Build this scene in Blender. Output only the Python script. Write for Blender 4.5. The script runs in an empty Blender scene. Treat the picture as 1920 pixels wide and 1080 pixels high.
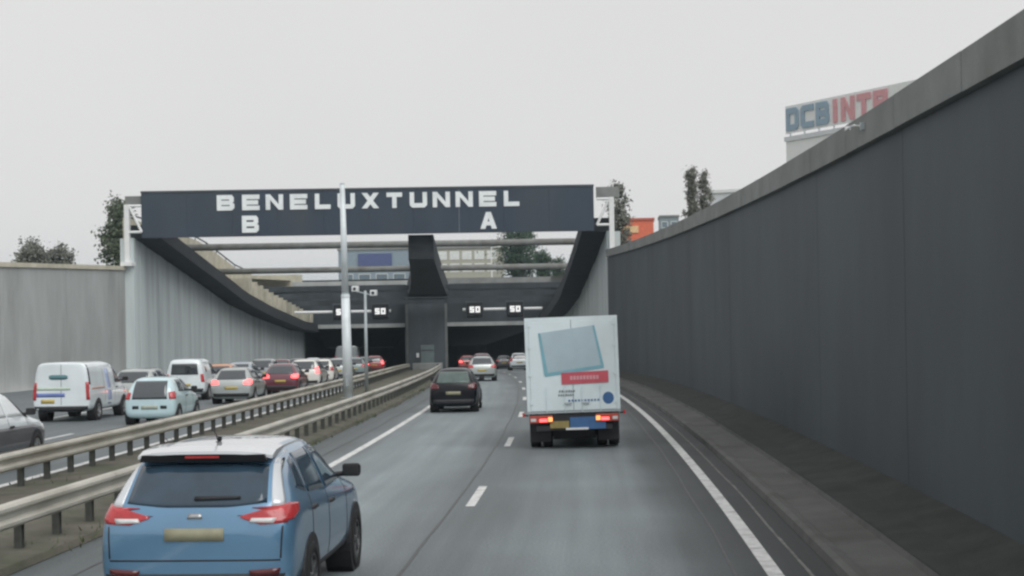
import bpy, bmesh, math, random
from math import sin, cos, pi, radians, sqrt, atan
from mathutils import Vector, Matrix
from mathutils.bvhtree import BVHTree
from mathutils import noise as mnoise

random.seed(7)
scn = bpy.context.scene
COL = scn.collection

# ------------------------------------------------------------------ camera
cam_d = bpy.data.cameras.new('camera')
cam = bpy.data.objects.new('camera', cam_d)
COL.objects.link(cam)
cam_d.sensor_width = 36.0
cam_d.lens = 52.5
cam_d.clip_start = 0.1
cam_d.clip_end = 6000
cam.matrix_world = (Matrix.Translation((0, 0, 2.78)) @ Matrix.Rotation(radians(4.39), 4, 'Z')
                    @ Matrix.Rotation(pi / 2 + atan(8 / 2800), 4, 'X') @ Matrix.Rotation(radians(-1.0), 4, 'Z'))
scn.camera = cam

# ------------------------------------------------------------------ overcast sky, soft sun, exposure
SUN_EL, SUN_AZ = radians(50), radians(142)       # behind the camera, to the right
w = bpy.data.worlds.new('World')
scn.world = w
w.use_nodes = True
nt = w.node_tree
nt.nodes.clear()
wo = nt.nodes.new('ShaderNodeOutputWorld')
bg = nt.nodes.new('ShaderNodeBackground')
sky = nt.nodes.new('ShaderNodeTexSky')
sky.sky_type = 'NISHITA'
sky.sun_disc = False
sky.sun_elevation = SUN_EL
sky.sun_rotation = SUN_AZ
sky.dust_density = 3.0
mixc = nt.nodes.new('ShaderNodeMix')
mixc.data_type = 'RGBA'
mixc.inputs['Factor'].default_value = 0.965       # an even cloud deck over the clear sky
ctc = nt.nodes.new('ShaderNodeTexCoord')
cn = nt.nodes.new('ShaderNodeTexNoise')           # faint unevenness of the cloud deck, the same all round
cn.inputs['Scale'].default_value = 2.2
cn.inputs['Detail'].default_value = 5
nt.links.new(ctc.outputs['Generated'], cn.inputs['Vector'])
crp = nt.nodes.new('ShaderNodeValToRGB')
crp.color_ramp.elements[0].position = .3
crp.color_ramp.elements[1].position = .7
crp.color_ramp.elements[0].color = (.652, .646, .644, 1)
crp.color_ramp.elements[1].color = (.690, .684, .678, 1)
nt.links.new(cn.outputs['Fac'], crp.inputs['Fac'])
csc = nt.nodes.new('ShaderNodeVectorMath')
csc.operation = 'SCALE'
csc.inputs['Scale'].default_value = 10.0
nt.links.new(crp.outputs['Color'], csc.inputs[0])
nt.links.new(csc.outputs['Vector'], mixc.inputs['B'])
nt.links.new(sky.outputs['Color'], mixc.inputs['A'])
nt.links.new(mixc.outputs['Result'], bg.inputs['Color'])
bg.inputs['Strength'].default_value = 0.1
nt.links.new(bg.outputs['Background'], wo.inputs['Surface'])

sd = bpy.data.lights.new('sun', 'SUN')
sd.energy = 1.5
sd.angle = radians(50)
sd.color = (1.0, 0.995, 0.98)
sun = bpy.data.objects.new('sun', sd)
COL.objects.link(sun)
sv = Vector((sin(SUN_AZ) * cos(SUN_EL), cos(SUN_AZ) * cos(SUN_EL), sin(SUN_EL)))
sun.rotation_euler = (-sv).to_track_quat('-Z', 'Y').to_euler()
sun.location = (40, -60, 90)

scn.view_settings.view_transform = 'Standard'
scn.view_settings.look = 'None'
scn.view_settings.exposure = 0.2
scn.view_settings.gamma = 1.0
scn.view_settings.use_curve_mapping = False
scn.render.engine = 'CYCLES'
scn.cycles.use_denoising = True
scn.cycles.filter_width = 2.5

# ------------------------------------------------------------------ materials
def N(t, kind, **kw):
    n = t.nodes.new(kind)
    for k, v in kw.items():
        setattr(n, k, v)
    return n

MATS = {}
def mat(name, col, rough=0.6, metal=0.0, var=0.15, scale=3.0, coat=0.0, stretch=None, spec=0.5, emit=None,
        estr=0.0, bump=0.0, fine=0.0, coords='Object', dirt=None, dirt_amt=0.0, coat_ior=1.5):
    if name in MATS:
        return MATS[name]
    m = bpy.data.materials.new(name)
    m.use_nodes = True
    t = m.node_tree
    b = t.nodes['Principled BSDF']
    b.inputs['Roughness'].default_value = rough
    b.inputs['Metallic'].default_value = metal
    b.inputs['Specular IOR Level'].default_value = spec
    b.inputs['Coat Weight'].default_value = coat
    b.inputs['Coat Roughness'].default_value = 0.06
    b.inputs['Coat IOR'].default_value = coat_ior
    tc = N(t, 'ShaderNodeTexCoord')
    mp = N(t, 'ShaderNodeMapping')
    t.links.new(tc.outputs[coords], mp.inputs['Vector'])
    if stretch:
        mp.inputs['Scale'].default_value = stretch
    nz = N(t, 'ShaderNodeTexNoise')
    nz.inputs['Scale'].default_value = scale
    nz.inputs['Detail'].default_value = 6
    nz.inputs['Roughness'].default_value = 0.62
    t.links.new(mp.outputs['Vector'], nz.inputs['Vector'])
    rp = N(t, 'ShaderNodeValToRGB')
    rp.color_ramp.elements[0].position = 0.3
    rp.color_ramp.elements[1].position = 0.7
    lo = [c * (1 - var) for c in col]
    hi = [min(1, c * (1 + var)) for c in col]
    rp.color_ramp.elements[0].color = (*lo, 1)
    rp.color_ramp.elements[1].color = (*hi, 1)
    t.links.new(nz.outputs['Fac'], rp.inputs['Fac'])
    out = rp.outputs['Color']
    if fine:
        n2 = N(t, 'ShaderNodeTexNoise')
        n2.inputs['Scale'].default_value = 40
        n2.inputs['Detail'].default_value = 3
        t.links.new(tc.outputs[coords], n2.inputs['Vector'])
        mx = N(t, 'ShaderNodeMix', data_type='RGBA', blend_type='OVERLAY')
        mx.inputs['Factor'].default_value = fine
        t.links.new(out, mx.inputs['A'])
        t.links.new(n2.outputs['Color'], mx.inputs['B'])
        hs = N(t, 'ShaderNodeHueSaturation')
        hs.inputs['Saturation'].default_value = 0.0
        t.links.new(n2.outputs['Color'], hs.inputs['Color'])
        t.links.new(hs.outputs['Color'], mx.inputs['B'])
        out = mx.outputs['Result']
    if dirt:
        n3 = N(t, 'ShaderNodeTexNoise')
        n3.inputs['Scale'].default_value = scale * 0.6
        n3.inputs['Detail'].default_value = 8
        mp3 = N(t, 'ShaderNodeMapping')
        mp3.inputs['Location'].default_value = (7, 3, 1)
        if stretch:
            mp3.inputs['Scale'].default_value = stretch
        t.links.new(tc.outputs[coords], mp3.inputs['Vector'])
        t.links.new(mp3.outputs['Vector'], n3.inputs['Vector'])
        r3 = N(t, 'ShaderNodeValToRGB')
        r3.color_ramp.elements[0].position = 0.48
        r3.color_ramp.elements[1].position = 0.72
        r3.color_ramp.elements[0].color = (0, 0, 0, 1)
        r3.color_ramp.elements[1].color = (dirt_amt, dirt_amt, dirt_amt, 1)
        t.links.new(n3.outputs['Fac'], r3.inputs['Fac'])
        m3 = N(t, 'ShaderNodeMix', data_type='RGBA')
        t.links.new(r3.outputs['Color'], m3.inputs['Factor'])
        t.links.new(out, m3.inputs['A'])
        m3.inputs['B'].default_value = (*dirt, 1)
        out = m3.outputs['Result']
    t.links.new(out, b.inputs['Base Color'])
    if bump:
        bp = N(t, 'ShaderNodeBump')
        bp.inputs['Strength'].default_value = bump
        bp.inputs['Distance'].default_value = 0.02
        n4 = N(t, 'ShaderNodeTexNoise')
        n4.inputs['Scale'].default_value = 25
        n4.inputs['Detail'].default_value = 4
        t.links.new(tc.outputs[coords], n4.inputs['Vector'])
        t.links.new(n4.outputs['Fac'], bp.inputs['Height'])
        t.links.new(bp.outputs['Normal'], b.inputs['Normal'])
    if emit:
        b.inputs['Emission Color'].default_value = (*emit, 1)
        b.inputs['Emission Strength'].default_value = estr
    MATS[name] = m
    return m

def paint(name, col, metal=0.0, rough=0.3, coat=1.0, ior=1.7):
    return mat('paint_' + name, col, rough=rough, metal=metal, var=0.06, scale=1.5, coat=coat, coat_ior=ior,
               dirt=(0.12, 0.115, 0.105), dirt_amt=0.12 if max(col) > .05 else .02)

def road_material():
    m = bpy.data.materials.new('asphalt')
    m.use_nodes = True
    t = m.node_tree
    b = t.nodes['Principled BSDF']
    uv = N(t, 'ShaderNodeUVMap', uv_map='UVMap')
    sep = N(t, 'ShaderNodeSeparateXYZ')
    t.links.new(uv.outputs['UV'], sep.inputs['Vector'])
    # wear across the road: X metres right of the camera's path, -12..8 mapped to 0..1
    mr = N(t, 'ShaderNodeMapRange')
    mr.inputs['From Min'].default_value = -12
    mr.inputs['From Max'].default_value = 8
    # wobble of the wear edges
    wob = N(t, 'ShaderNodeTexNoise')
    wob.inputs['Scale'].default_value = 0.25
    t.links.new(uv.outputs['UV'], wob.inputs['Vector'])
    wm = N(t, 'ShaderNodeMath', operation='MULTIPLY_ADD')
    wm.inputs[1].default_value = 0.9
    wm.inputs[2].default_value = -0.45
    t.links.new(wob.outputs['Fac'], wm.inputs[0])
    ad = N(t, 'ShaderNodeMath', operation='ADD')
    t.links.new(sep.outputs['X'], ad.inputs[0])
    t.links.new(wm.outputs[0], ad.inputs[1])
    t.links.new(ad.outputs[0], mr.inputs['Value'])
    rp = N(t, 'ShaderNodeValToRGB')
    cr = rp.color_ramp
    stops = [(-12, .13), (-7.6, .095), (-6.2, .10), (-5.3, .185), (-4.2, .225), (-3.3, .20), (-2.6, .14), (-1.9, .13),
             (-1.2, .18), (-.3, .215), (.4, .185), (.95, .085), (1.6, .045), (2.2, .030), (8, .03)]
    while len(cr.elements) < len(stops):
        cr.elements.new(0.5)
    for e, (x, v) in zip(cr.elements, stops):
        e.position = (x + 12) / 20
        e.color = (v * 0.93, v * 1.09, v * 1.15, 1)
    t.links.new(mr.outputs['Result'], rp.inputs['Fac'])
    # long streaks and aggregate
    mp = N(t, 'ShaderNodeMapping')
    mp.inputs['Scale'].default_value = (1.6, 0.05, 1)
    t.links.new(uv.outputs['UV'], mp.inputs['Vector'])
    n1 = N(t, 'ShaderNodeTexNoise')
    n1.inputs['Scale'].default_value = 2.0
    n1.inputs['Detail'].default_value = 6
    t.links.new(mp.outputs['Vector'], n1.inputs['Vector'])
    n2 = N(t, 'ShaderNodeTexNoise')
    n2.inputs['Scale'].default_value = 30
    n2.inputs['Detail'].default_value = 4
    t.links.new(uv.outputs['UV'], n2.inputs['Vector'])
    n3 = N(t, 'ShaderNodeTexNoise')
    n3.inputs['Scale'].default_value = 0.35
    n3.inputs['Detail'].default_value = 5
    t.links.new(uv.outputs['UV'], n3.inputs['Vector'])
    def mul(a, lo, hi, src):
        r = N(t, 'ShaderNodeMapRange')
        r.inputs['From Min'].default_value = .25
        r.inputs['From Max'].default_value = .75
        r.inputs['To Min'].default_value = lo
        r.inputs['To Max'].default_value = hi
        t.links.new(src, r.inputs['Value'])
        x = N(t, 'ShaderNodeMix', data_type='RGBA', blend_type='MULTIPLY')
        x.inputs['Factor'].default_value = 1
        t.links.new(a, x.inputs['A'])
        t.links.new(r.outputs['Result'], x.inputs['B'])
        return x.outputs['Result']
    c = mul(rp.outputs['Color'], .84, 1.16, n1.outputs['Fac'])
    c = mul(c, .70, 1.30, n2.outputs['Fac'])
    c = mul(c, .84, 1.14, n3.outputs['Fac'])
    t.links.new(c, b.inputs['Base Color'])
    rr = N(t, 'ShaderNodeMapRange')
    rr.inputs['To Min'].default_value = .5
    rr.inputs['To Max'].default_value = .78
    t.links.new(n3.outputs['Fac'], rr.inputs['Value'])
    t.links.new(rr.outputs['Result'], b.inputs['Roughness'])
    bp = N(t, 'ShaderNodeBump')
    bp.inputs['Strength'].default_value = 0.35
    bp.inputs['Distance'].default_value = 0.01
    t.links.new(n2.outputs['Fac'], bp.inputs['Height'])
    t.links.new(bp.outputs['Normal'], b.inputs['Normal'])
    return m

# ------------------------------------------------------------------ object helpers
def link(name, me, parent=None):
    o = bpy.data.objects.new(name, me)
    COL.objects.link(o)
    if parent is not None:
        o.parent = parent
    return o

def mesh(name, verts, faces, m=None, smooth=False):
    me = bpy.data.meshes.new(name)
    me.from_pydata([tuple(v) for v in verts], [], faces)
    if m is not None:
        me.materials.append(m)
    if smooth:
        me.polygons.foreach_set('use_smooth', [True] * len(me.polygons))
    me.update()
    return me

def obj(name, verts, faces, m, parent=None, smooth=False):
    return link(name, mesh(name, verts, faces, m, smooth), parent)

def tag(o, label, cat, group=None):
    o['label'] = label
    o['category'] = cat
    if group:
        o['group'] = group
    return o

def kind(o, k):
    o['kind'] = k
    return o

def thing(name, label, cat, loc=(0, 0, 0), rotz=0.0, group=None):
    o = bpy.data.objects.new(name, None)
    o.empty_display_size = 0.3
    COL.objects.link(o)
    o.location = loc
    o.rotation_euler = (0, 0, rotz)
    return tag(o, label, cat, group)

class MB:
    def __init__(self):
        self.v, self.f = [], []
    def add(self, vs, fs):
        n = len(self.v)
        self.v += [tuple(p) for p in vs]
        self.f += [tuple(i + n for i in f) for f in fs]
        return self
    def box(self, x0, x1, y0, y1, z0, z1, M=None):
        vs = [(x, y, z) for z in (z0, z1) for x, y in ((x0, y0), (x1, y0), (x1, y1), (x0, y1))]
        if M is not None:
            vs = [M @ Vector(p) for p in vs]
        return self.add(vs, [(3, 2, 1, 0), (4, 5, 6, 7), (0, 1, 5, 4), (1, 2, 6, 5), (2, 3, 7, 6), (3, 0, 4, 7)])
    def hexa(self, p):      # 4 bottom points ccw, 4 top points
        return self.add(p, [(3, 2, 1, 0), (4, 5, 6, 7), (0, 1, 5, 4), (1, 2, 6, 5), (2, 3, 7, 6), (3, 0, 4, 7)])
    def tube(self, pts, rad, n=10, caps=True):
        rs = rad if isinstance(rad, (list, tuple)) else [rad] * len(pts)
        P = [Vector(p) for p in pts]
        base = len(self.v)
        for i, p in enumerate(P):
            d = (P[min(i + 1, len(P) - 1)] - P[max(i - 1, 0)]).normalized()
            a = d.orthogonal().normalized() if abs(d.z) < .999 else Vector((1, 0, 0))
            b = d.cross(a)
            for k in range(n):
                self.v.append(tuple(p + rs[i] * (cos(2 * pi * k / n) * a + sin(2 * pi * k / n) * b)))
        for i in range(len(P) - 1):
            for k in range(n):
                q = base + i * n
                self.f.append((q + k, q + (k + 1) % n, q + n + (k + 1) % n, q + n + k))
        if caps:
            self.f.append(tuple(base + k for k in reversed(range(n))))
            self.f.append(tuple(base + (len(P) - 1) * n + k for k in range(n)))
        return self
    def lathe_x(self, prof, n=20, cx=0, cy=0, cz=0):   # prof: (x, r) round the x axis
        base = len(self.v)
        for x, r in prof:
            for k in range(n):
                self.v.append((cx + x, cy + r * cos(2 * pi * k / n), cz + r * sin(2 * pi * k / n)))
        for i in range(len(prof) - 1):
            for k in range(n):
                q = base + i * n
                self.f.append((q + k, q + (k + 1) % n, q + n + (k + 1) % n, q + n + k))
        return self
    def obj(self, name, m, parent=None, smooth=False, bevel=0.0):
        o = obj(name, self.v, self.f, m, parent, smooth)
        if bevel:
            bm = bmesh.new()
            bm.from_mesh(o.data)
            bmesh.ops.bevel(bm, geom=list(bm.edges), offset=bevel, segments=2, affect='EDGES', profile=0.5)
            bm.to_mesh(o.data)
            bm.free()
        return o

# ------------------------------------------------------------------ the road's line: s along it, X across it
def off(s):
    if s <= 100:
        return s * s / 1848 if s > -60 else 1.948 + (s + 60) * -0.0649
    return 5.411 + .10823 * (s - 100) + .000277 * (s - 100) ** 2
def zr(s):
    return -.025 * s - (1.85 * ((s - 40) / 135) ** 2 if s > 40 else 0)
def slope(s):
    return (zr(s + .5) - zr(s - .5))
def head(s):
    return (off(s + .5) - off(s - .5))
def RP(X, s, h=0.0):
    t = head(s)
    n = sqrt(1 + t * t)
    return Vector((-off(s) + X / n, s + X * t / n, zr(s) + h))
def RZ(X, s, z):
    p = RP(X, s)
    p.z = z
    return p
def frange(a, b, d):
    n = max(1, int(math.ceil((b - a) / d - 1e-6)))
    return [a + (b - a) * i / n for i in range(n + 1)]

def sweep(name, prof, s0, s1, ds, m, parent=None, closed=False, uv=False, absz=False, smooth=False, caps=False):
    """prof: list of (X,h), or function s -> that list; lofted along the road."""
    ss = frange(s0, s1, ds)
    V, UV = [], []
    for s in ss:
        pr = prof(s) if callable(prof) else prof
        for X, h in pr:
            V.append(RZ(X, s, h) if absz else RP(X, s, h))
            UV.append((X, s))
        k = len(pr)
    F = []
    for i in range(len(ss) - 1):
        for j in range(k if closed else k - 1):
            a, b = i * k + j, i * k + (j + 1) % k
            F.append((a, b, b + k, a + k))
    if caps and closed:
        F.append(tuple(range(k)))
        F.append(tuple((len(ss) - 1) * k + j for j in reversed(range(k))))
    me = mesh(name, V, F, m, smooth)
    if uv:
        l = me.uv_layers.new(name='UVMap')
        for lp in me.loops:
            l.data[lp.index].uv = UV[lp.vertex_index]
    return link(name, me, parent)

def slab(mb, s0, s1, X0, X1, z0, z1):
    """Box between two stations; X and z may be numbers or functions of s (absolute z)."""
    g = lambda q, s: q(s) if callable(q) else q
    p = [RZ(g(X0, s0), s0, g(z0, s0)), RZ(g(X1, s0), s0, g(z0, s0)), RZ(g(X1, s1), s1, g(z0, s1)), RZ(g(X0, s1), s1, g(z0, s1)),
         RZ(g(X0, s0), s0, g(z1, s0)), RZ(g(X1, s0), s0, g(z1, s0)), RZ(g(X1, s1), s1, g(z1, s1)), RZ(g(X0, s1), s1, g(z1, s1))]
    return mb.hexa(p)

def interp(tab):
    def f(s):
        if s <= tab[0][0]:
            return tab[0][1]
        for (a, u), (b, v) in zip(tab, tab[1:]):
            if s <= b:
                return u + (v - u) * (s - a) / (b - a)
        return tab[-1][1]
    return f

# materials of the place
M_road = road_material()
M_line = mat('road_paint', (.62, .63, .62), .6, var=.22, scale=6, fine=.5, dirt=(.2, .2, .2), dirt_amt=.55)
M_conc = mat('concrete', (.37, .39, .385), .85, var=.14, scale=.7, stretch=(1, 1, .25), fine=.25, dirt=(.22, .22, .21), dirt_amt=.6, bump=.2)
M_conc_rib = mat('ramp_concrete', (.55, .61, .615), .85, var=.12, scale=.9, stretch=(1.5, 1.5, .12), fine=.25, dirt=(.32, .35, .36), dirt_amt=.6)
M_cap = mat('coping_concrete', (.215, .225, .22), .85, var=.16, scale=1.2, fine=.3, dirt=(.16, .165, .15), dirt_amt=.6, bump=.2)
M_tan = mat('sandy_concrete', (.54, .51, .41), .9, var=.16, scale=1.0, fine=.3, dirt=(.3, .29, .22), dirt_amt=.6)
M_dark_wall = mat('dark_cladding', (.060, .077, .088), .7, var=.18, scale=.3, stretch=(1, 1, .55), fine=.25, dirt=(.040, .046, .052), dirt_amt=.7)
M_navy = mat('navy_panel', (.036, .053, .080), .45, var=.14, scale=.5, stretch=(1, 1, .4), dirt=(.055, .068, .08), dirt_amt=.7)
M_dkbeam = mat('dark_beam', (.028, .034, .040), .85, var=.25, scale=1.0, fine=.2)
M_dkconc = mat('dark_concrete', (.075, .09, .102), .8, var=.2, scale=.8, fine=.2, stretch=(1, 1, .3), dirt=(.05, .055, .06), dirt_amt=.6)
M_white = mat('white_enamel', (.78, .80, .80), .4, var=.06, scale=3)
M_steel = mat('galvanised_steel', (.50, .485, .43), .55, metal=.25, var=.22, scale=2.5, fine=.3, stretch=(1, .3, 1), dirt=(.26, .235, .18), dirt_amt=.6)
M_post = mat('weathered_post', (.10, .105, .095), .7, metal=.2, var=.25, scale=6, fine=.2)
M_gsteel = mat('grey_steel', (.42, .47, .49), .5, metal=.2, var=.1, scale=2)
M_mast = mat('pale_mast_paint', (.74, .80, .83), .45, metal=.1, var=.06, scale=2, dirt=(.35, .38, .38), dirt_amt=.4)
M_dirt = mat('verge_dirt', (.10, .095, .075), .95, var=.35, scale=1.4, fine=.5, dirt=(.05, .07, .035), dirt_amt=.9, bump=.4)
M_kerb = mat('kerb_concrete', (.098, .102, .097), .85, var=.22, scale=1.2, fine=.4, dirt=(.06, .06, .054), dirt_amt=.8, bump=.3)
M_kdirt = mat('wall_foot_dirt', (.036, .039, .038), .95, var=.35, scale=1.6, fine=.5, bump=.4)
M_grass = mat('grass', (.06, .085, .03), .9, var=.4, scale=.6)
M_ground = mat('rough_grass', (.09, .10, .055), .95, var=.35, scale=.05, fine=.3)
M_glass = mat('dark_glass', (.022, .032, .042), .05, var=.1, scale=1, spec=.9)
M_glass.node_tree.nodes['Principled BSDF'].inputs['IOR'].default_value = 1.75
M_suvglass = mat('blue_tinted_glass', (.030, .058, .088), .06, var=.35, scale=1.6, spec=.8)
M_skyglass = mat('painted_sky_glass', (.70, .74, .76), .08, var=.15, scale=1.5, spec=.8)  # near-white base colour stands in for bright sky reflected in the windows
M_tyre = mat('tyre_rubber', (.018, .018, .019), .8, var=.2, scale=6)
M_rim = mat('alloy_rim', (.45, .46, .47), .35, metal=.8, var=.08, scale=5)
M_darkrim = mat('dark_rim', (.14, .145, .15), .5, metal=.6, var=.2, scale=5)  # darker rim metal, used on the sport utility car
M_black = mat('black_plastic', (.022, .022, .024), .55, var=.15, scale=6)
M_under = mat('dark_trim', (.035, .036, .040), .6, var=.15, scale=6)
M_redglass = mat('red_lens', (.44, .035, .042), .18, var=.22, scale=9, coat=.6, emit=(1, .06, .05), estr=.03)
M_redoff = mat('dark_red_lens', (.10, .012, .014), .2, var=.18, scale=9, coat=.6)
M_redlit = mat('lit_brake_lamp', (.6, .03, .03), .25, var=.1, scale=9, emit=(1, .10, .10), estr=3.0)
M_amber = mat('lit_amber_lamp', (.7, .25, .04), .25, var=.1, scale=9, emit=(1, .42, .15), estr=1.2)
M_clear = mat('clear_lens', (.7, .7, .7), .15, var=.1, scale=9, coat=.6)
M_plate = mat('yellow_plate', (.50, .38, .10), .45, var=.08, scale=5)
M_plate_dull = mat('faded_plate', (.30, .29, .20), .5, var=.12, scale=5)

# ------------------------------------------------------------------ setting: road, verge, kerb, ground
road = kind(sweep('road', [(-30.5, 0), (-24, 0), (-18, 0), (-12.2, 0), (-9.2, -.01), (-6, 0), (-2.2, 0), (2.5, 0), (4.45, 0)], -60, 262, 2.5, M_road, uv=True), 'structure')
dashes = [25.0 - 12 * 5] + [25.0 - 12 * k for k in (4, 3, 2, 1)] + [25.0 + 12 * k for k in range(0, 19)]
for c in dashes:
    sweep('lane_dash', [(-2.30, .005), (-2.15, .005)], c - 1.5, c + 1.5, 1.5, M_line, road)
sweep('edge_line', [(-5.80, .005), (-5.62, .005)], -60, 262, 2.5, M_line, road)
sweep('edge_line', [(1.66, .005), (1.84, .005)], -60, 262, 2.5, M_line, road)
sweep('edge_line', [(-11.45, .005), (-11.25, .005)], -60, 262, 2.5, M_line, road)
sweep('edge_line', [(-18.6, .005), (-18.4, .005)], -60, 262, 2.5, M_line, road)
for c in dashes:
    sweep('lane_dash', [(-15.05, .005), (-14.9, .005)], c + 2.5, c + 5.5, 1.5, M_line, road)
M_tar = mat('tar_seam', (.055, .058, .06), .5, var=.3, scale=4)
M_seam = mat('worn_seam', (.15, .15, .145), .8, var=.4, scale=4, fine=.4)
def wander(X0, w, amp, ph):
    return lambda s: [(X0 + amp * mnoise.noise(Vector((s * .22, ph, 0))), .005), (X0 + w * (.7 + .6 * abs(mnoise.noise(Vector((s * .9, ph, 5))))) + amp * mnoise.noise(Vector((s * .22, ph, 0))), .005)]
sweep('tar_seam', wander(-2.52, .05, .05, 1), 4, 200, .5, M_tar, road)
sweep('tar_seam', wander(1.30, .04, .04, 2), 4, 200, .5, M_tar, road)
sweep('tar_seam', wander(-6.35, .05, .08, 3), 4, 160, .5, M_tar, road)
sweep('worn_seam', wander(2.12, .05, .03, 4), 4, 176, .5, M_seam, road)
kind(sweep('median_strip', [(-10.95, .006), (-10.9, .09), (-9.9, .11), (-8.6, .14), (-7.5, .11), (-7.15, .09), (-7.1, .006)], -60, 166, 2.5, M_dirt), 'structure')

kerb = kind(sweep('kerb', [(2.42, .006), (2.44, .11), (2.52, .13), (2.62, .12), (2.64, .09), (3.25, .12), (3.27, .20)], -60, 176, 2.5, M_kerb), 'structure')
kind(sweep('wall_footing', [(3.272, .205), (3.75, .26), (4.32, .42)], -60, 176, 2.5, M_kdirt), 'structure')

# grass and weeds along the median, more than one could count
gv, gf = [], []
for i in range(3200):
    s = 6 + 110 * random.random() ** 1.6
    X = random.choice((-7.25, -7.4, -7.0, -10.8)) + random.gauss(0, .22) if random.random() < .7 else random.uniform(-10.7, -7.2)
    if mnoise.noise(Vector((X * .6, s * .35, 3))) < -0.02:
        continue
    X = min(-6.9, max(-11.1, X))
    p = RP(X, s, .05)
    a = random.uniform(0, pi)
    h = random.uniform(.04, .16)
    wd = random.uniform(.008, .02)
    dx, dy = cos(a) * wd, sin(a) * wd
    lx, ly = random.gauss(0, .06), random.gauss(0, .06)
    n = len(gv)
    gv += [(p.x - dx, p.y - dy, p.z), (p.x + dx, p.y + dy, p.z), (p.x + lx, p.y + ly, p.z + h)]
    gf.append((n, n + 1, n + 2))
kind(obj('grass', gv, gf, M_grass), 'stuff')

# the land at the top of the cutting, one sheet out to the horizon round the trench
XL = lambda s: -27.6 + (s - 101) * 4.8 / 74
def XLW(s):
    return -28.2 - max(0.0, min(101 - s, 30)) * .2
gz = 4.6
gv, gf = [], []
ss = frange(-60, 178, 7)
for s in ss:
    l = RZ(XLW(s) - .35 if s < 101 else XL(s) - 1.6, s, gz)
    r = RZ(4.85 + max(0, s - 101) * .02, s, gz)
    gv += [(-1500, l.y, gz), tuple(l), tuple(r), (1500, r.y, gz)]
for i in range(len(ss) - 1):
    a = 4 * i
    gf += [(a, a + 1, a + 5, a + 4), (a + 2, a + 3, a + 7, a + 6)]
n = len(gv)
a = 4 * (len(ss) - 1)
gv += [(-1500, 2500, gz), (1500, 2500, gz), (-1500, -400, gz), (1500, -400, gz)]
gf.append((a, a + 1, a + 2, a + 3, n + 1, n))
p0, p1 = gv[1], gv[2]
gv += [(p0[0], -400, gz), (p1[0], -400, gz)]
gf += [(n + 2, n + 4, 1, 0), (n + 5, n + 3, 3, 2)]
kind(obj('ground', gv, gf, M_ground), 'structure')

# ------------------------------------------------------------------ retaining walls
rw = thing('retaining_wall', 'long dark panelled retaining wall with grey coping along the right edge of the road', 'wall', RP(4.4, 20))
def local(o, parent):
    o.parent = parent
    o.matrix_parent_inverse = Matrix.Translation(-Vector(parent.location))
    return o
def lpart(mb, name, m, parent, **kw):
    return local(mb.obj(name, m, None, **kw), parent)
PW = 4.0
k = 0
s = -58.0
while s < 101:
    e = min(s + PW, 101.2)
    jx = random.uniform(-.003, .003)
    mb = MB()
    slab(mb, s + .003, e - .003, 4.30 + jx, 4.52, lambda q: zr(q) - .2, 5.06)
    lpart(mb, 'wall_panel', M_dark_wall, rw)
    mb = MB()
    jz = random.uniform(-.006, .006)
    slab(mb, s + .012, e - .012, 4.18, 4.80, 5.065 + jz, 5.55 + jz)
    lpart(mb, 'coping', M_cap, rw)
    s = e
mb = MB()
for a, b in zip(frange(-60, 101.2, 8), frange(-60, 101.2, 8)[1:]):
    slab(mb, a, b, 4.53, 4.78, lambda q: zr(q) - .2, 5.06)
lpart(mb, 'backing', M_dkconc, rw)

lw = thing('retaining_wall', 'pale grey concrete retaining wall with sandy coping behind the white van on the left', 'wall', RP(-29, 85))
s = -50.0
while s < 100.9:
    e = min(s + 7.5, 101)
    mb = MB()
    slab(mb, s + .015, e - .015, lambda q: XLW(q) - .3, XLW, lambda q: zr(q) - .2, 4.72)
    lpart(mb, 'wall_panel', M_conc, lw)
    mb = MB()
    slab(mb, s + .01, e - .01, lambda q: XLW(q) - .5, lambda q: XLW(q) + .12, 4.725, 4.99)
    lpart(mb, 'coping', M_tan, lw)
    s = e
mb = MB()
for a, b in zip(frange(-50, 101, 8), frange(-50, 101, 8)[1:]):
    slab(mb, a, b, lambda q: XLW(q) - .45, lambda q: XLW(q) - .31, lambda q: zr(q) - .2, 4.72)
lpart(mb, 'backing', M_conc, lw)

# ramp walls between the sign and the portal, with a sloping top
ZB = interp([(101, 6.8), (111, 5.15), (122, 3.4), (130, 2.1), (143, .7), (164, -1.05), (176, -1.6)])
XR = lambda s: 4.3 + (s - 101) * 1.2 / 74
rl = thing('ramp_wall', 'light concrete ramp wall with vertical ribs under the sloping beam, left side', 'wall', RP(-27, 110))
s = 101.05
while s < 176:
    e = min(s + 1.5, 176.2)
    mb = MB()
    j = random.uniform(-.02, .02)
    slab(mb, s + .03, e - .03, lambda q: XL(q) - .5, lambda q: XL(q) + j, lambda q: zr(q) - .2, lambda q: ZB(q) + .1)
    lpart(mb, 'wall_panel', M_conc_rib, rl)
    s = e
mb = MB()
for a, b in zip(frange(101.02, 176.2, 5), frange(101.02, 176.2, 5)[1:]):
    slab(mb, a, b, lambda q: XL(q) - .9, lambda q: XL(q) - .1, lambda q: zr(q) - .2, lambda q: ZB(q) + .05)
lpart(mb, 'backing', M_conc_rib, rl)
rr = thing('ramp_wall', 'light concrete ramp wall with vertical ribs above the white box truck, right side', 'wall', RP(4.5, 110))
s = 101.3
while s < 176:
    e = min(s + 1.5, 176.2)
    mb = MB()
    j = random.uniform(-.02, .02)
    slab(mb, s + .03, e - .03, lambda q: XR(q) + j, lambda q: XR(q) + .5, lambda q: zr(q) - .2, lambda q: ZB(q) + .1)
    lpart(mb, 'wall_panel', M_conc_rib, rr)
    s = e
mb = MB()
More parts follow.
